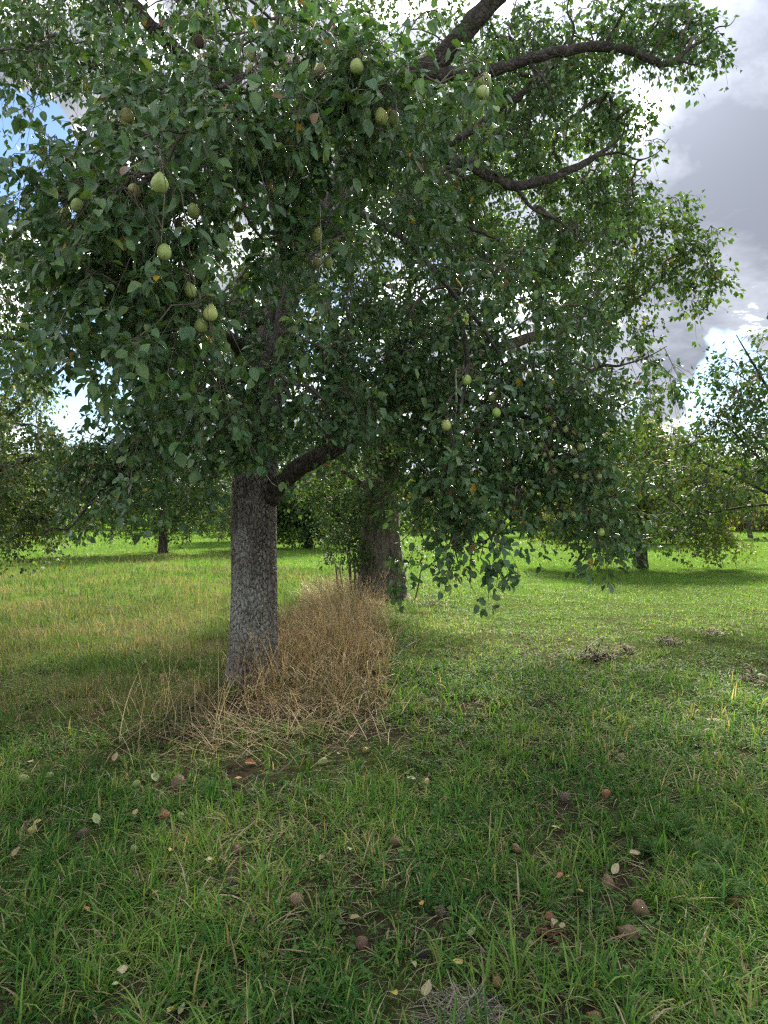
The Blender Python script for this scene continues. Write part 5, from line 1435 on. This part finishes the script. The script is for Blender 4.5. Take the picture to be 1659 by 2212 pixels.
dead_clump('dark soil-coloured heap of rotten leaves further right on the lawn', 1440, 1392, .32, .10, 120, BR + [(0.25, 0.22, 0.14)])
dead_clump('heap of mown grass and dark leaves at the right edge', 1630, 1480, .45, .14, 180, BR + [(0.25, 0.24, 0.14)])
dead_clump('pale withered leaf heap at the right, above the bare earth', 1545, 1372, .45, .08, 120, [(0.28, 0.25, 0.17), (0.36, 0.33, 0.24), (0.12, 0.09, 0.05)])
dead_clump('reddish mush of a rotted pear on the near grass, right', 1186, 2025, .10, .03, 170, [(0.11, 0.055, 0.032), (0.15, 0.075, 0.04), (0.07, 0.036, 0.022)], (.015, .045), (.004, .012))
dead_clump('grey dead grass mound at the bottom edge, right of centre', 1010, 2200, .22, .03, 420, [(0.22, 0.19, 0.15), (0.15, 0.13, 0.10), (0.30, 0.27, 0.21)], (.05, .14), (.0015, .004), (1.1, 1.6))
dead_clump('dark litter heap at the foot of the second trunk', 930, 1308, .5, .14, 150, BR)

def weed(label, px, py, size, seed):
    """feathery-leaved plant: each frond a stalk with rows of narrow leaflets"""
    r_ = random.Random(seed)
    g0 = gpoint(px, py)
    root = empty('feathery_weed', g0)
    for k in range(9):
        yaw = r_.uniform(0, 6.28)
        L = size * r_.uniform(.5, 1.0)
        A = Acc()
        m = 26
        t = np.linspace(.12, 1, m)
        th = r_.uniform(.2, .7) + r_.uniform(.5, 1.1) * t
        hx = np.cumsum(np.sin(th)) * L / m; hz = np.cumsum(np.cos(th)) * L / m
        P0 = np.stack([hx * math.cos(yaw), hx * math.sin(yaw), hz], -1)
        for sgn in (-1, 1):
            for rep in range(2):
                A.add(*blades(P0 + rng.normal(0, .003, (m, 3)), np.full(m, yaw + sgn * (1.0 + .35 * rep)), L * .34 * np.sin(np.clip(t * 2.9, .3, 2.9)) * np.array([r_.uniform(.6, 1.2) for _ in range(m)]) + .01, np.full(m, .0045), np.full(m, .9 + .2 * rep), np.full(m, 1.5 + .3 * rep), 2, palette(m, [(0.045, 0.115, 0.03), (0.07, 0.15, 0.035)], [1, 1]), None, '', '', ''))
        A.add(*blades(np.zeros((1, 3)), np.array([yaw]), np.array([L]), np.array([.004]), np.array([.35]), np.array([1.35]), 4, np.array([[.06, .11, .04]]), None, '', '', ''))
        o = obj('frond', mesh_np('frond', np.vstack(A.V), np.vstack(A.T), None, np.vstack(A.C), smooth=False), M_GRASS, root)
    tag(root, label, 'weed', 'feathery weeds in the right grass')
weed('dark feathery weed, upper one of the group on the right', 1465, 1815, .17, 1)
weed('dark feathery weed, largest of the group near the right edge', 1545, 1880, .20, 2)
weed('dark feathery weed, nearest one of the group beside the orange-brown windfall', 1570, 1940, .17, 3)
weed('feathery weed with lighter fronds left of the dark ones', 1400, 1850, .14, 4)

# flat trodden earth showing on the right lawn
def earth_patch(label, px, py, rx, ry):
    g0 = gpoint(px, py)
    n = 26
    a = np.arange(n) * 2 * np.pi / n
    V = [[0, 0, .022]]
    for k, f in ((0, .5), (1, .85), (2, 1.0)):
        rr = f * (1 + .22 * np.sin(3 * a + 1) + .12 * np.sin(5 * a))
        zz = [.02, .012, -.02][k]
        for j in range(n):
            V.append([rx * rr[j] * math.cos(a[j]), ry * rr[j] * math.sin(a[j]), zz + random.uniform(-.004, .004)])
    T = [(0, 1 + j, 1 + (j + 1) % n) for j in range(n)]
    Qd = []
    for k in range(2):
        for j in range(n):
            b = 1 + k * n
            Qd.append((b + j, b + n + j, b + n + (j + 1) % n, b + (j + 1) % n))
    o = obj('bare_earth', mesh_np('bare_earth', np.array(V), np.array(T), np.array(Qd)), M_EARTH)
    o.location = tuple(g0)
    tag(o, label, 'earth', kind='structure')
M_EARTH, t_ = new_mat('dry_earth')
_p = t_.n('ShaderNodeTexCoord').outputs['Object']
_n = t_.noise(_p, 40.0, 6.0, .7)
_bs = t_.n('ShaderNodeBsdfPrincipled', ins={'Base Color': t_.ramp(_n, [(.3, (0.13, 0.11, 0.085)), (.7, (0.30, 0.265, 0.22))]), 'Roughness': .95})
_b = t_.n('ShaderNodeBump', ins={'Strength': .8, 'Distance': .01, 'Height': _n})
t_.t.links.new(_b.outputs[0], _bs.inputs['Normal'])
finish(t_, _bs.outputs[0])
earth_patch('pale bare earth patch at the right edge of the near lawn', 1555, 1562, .10, .09)
earth_patch('second pale bare earth patch just before the first', 1545, 1632, .09, .06)
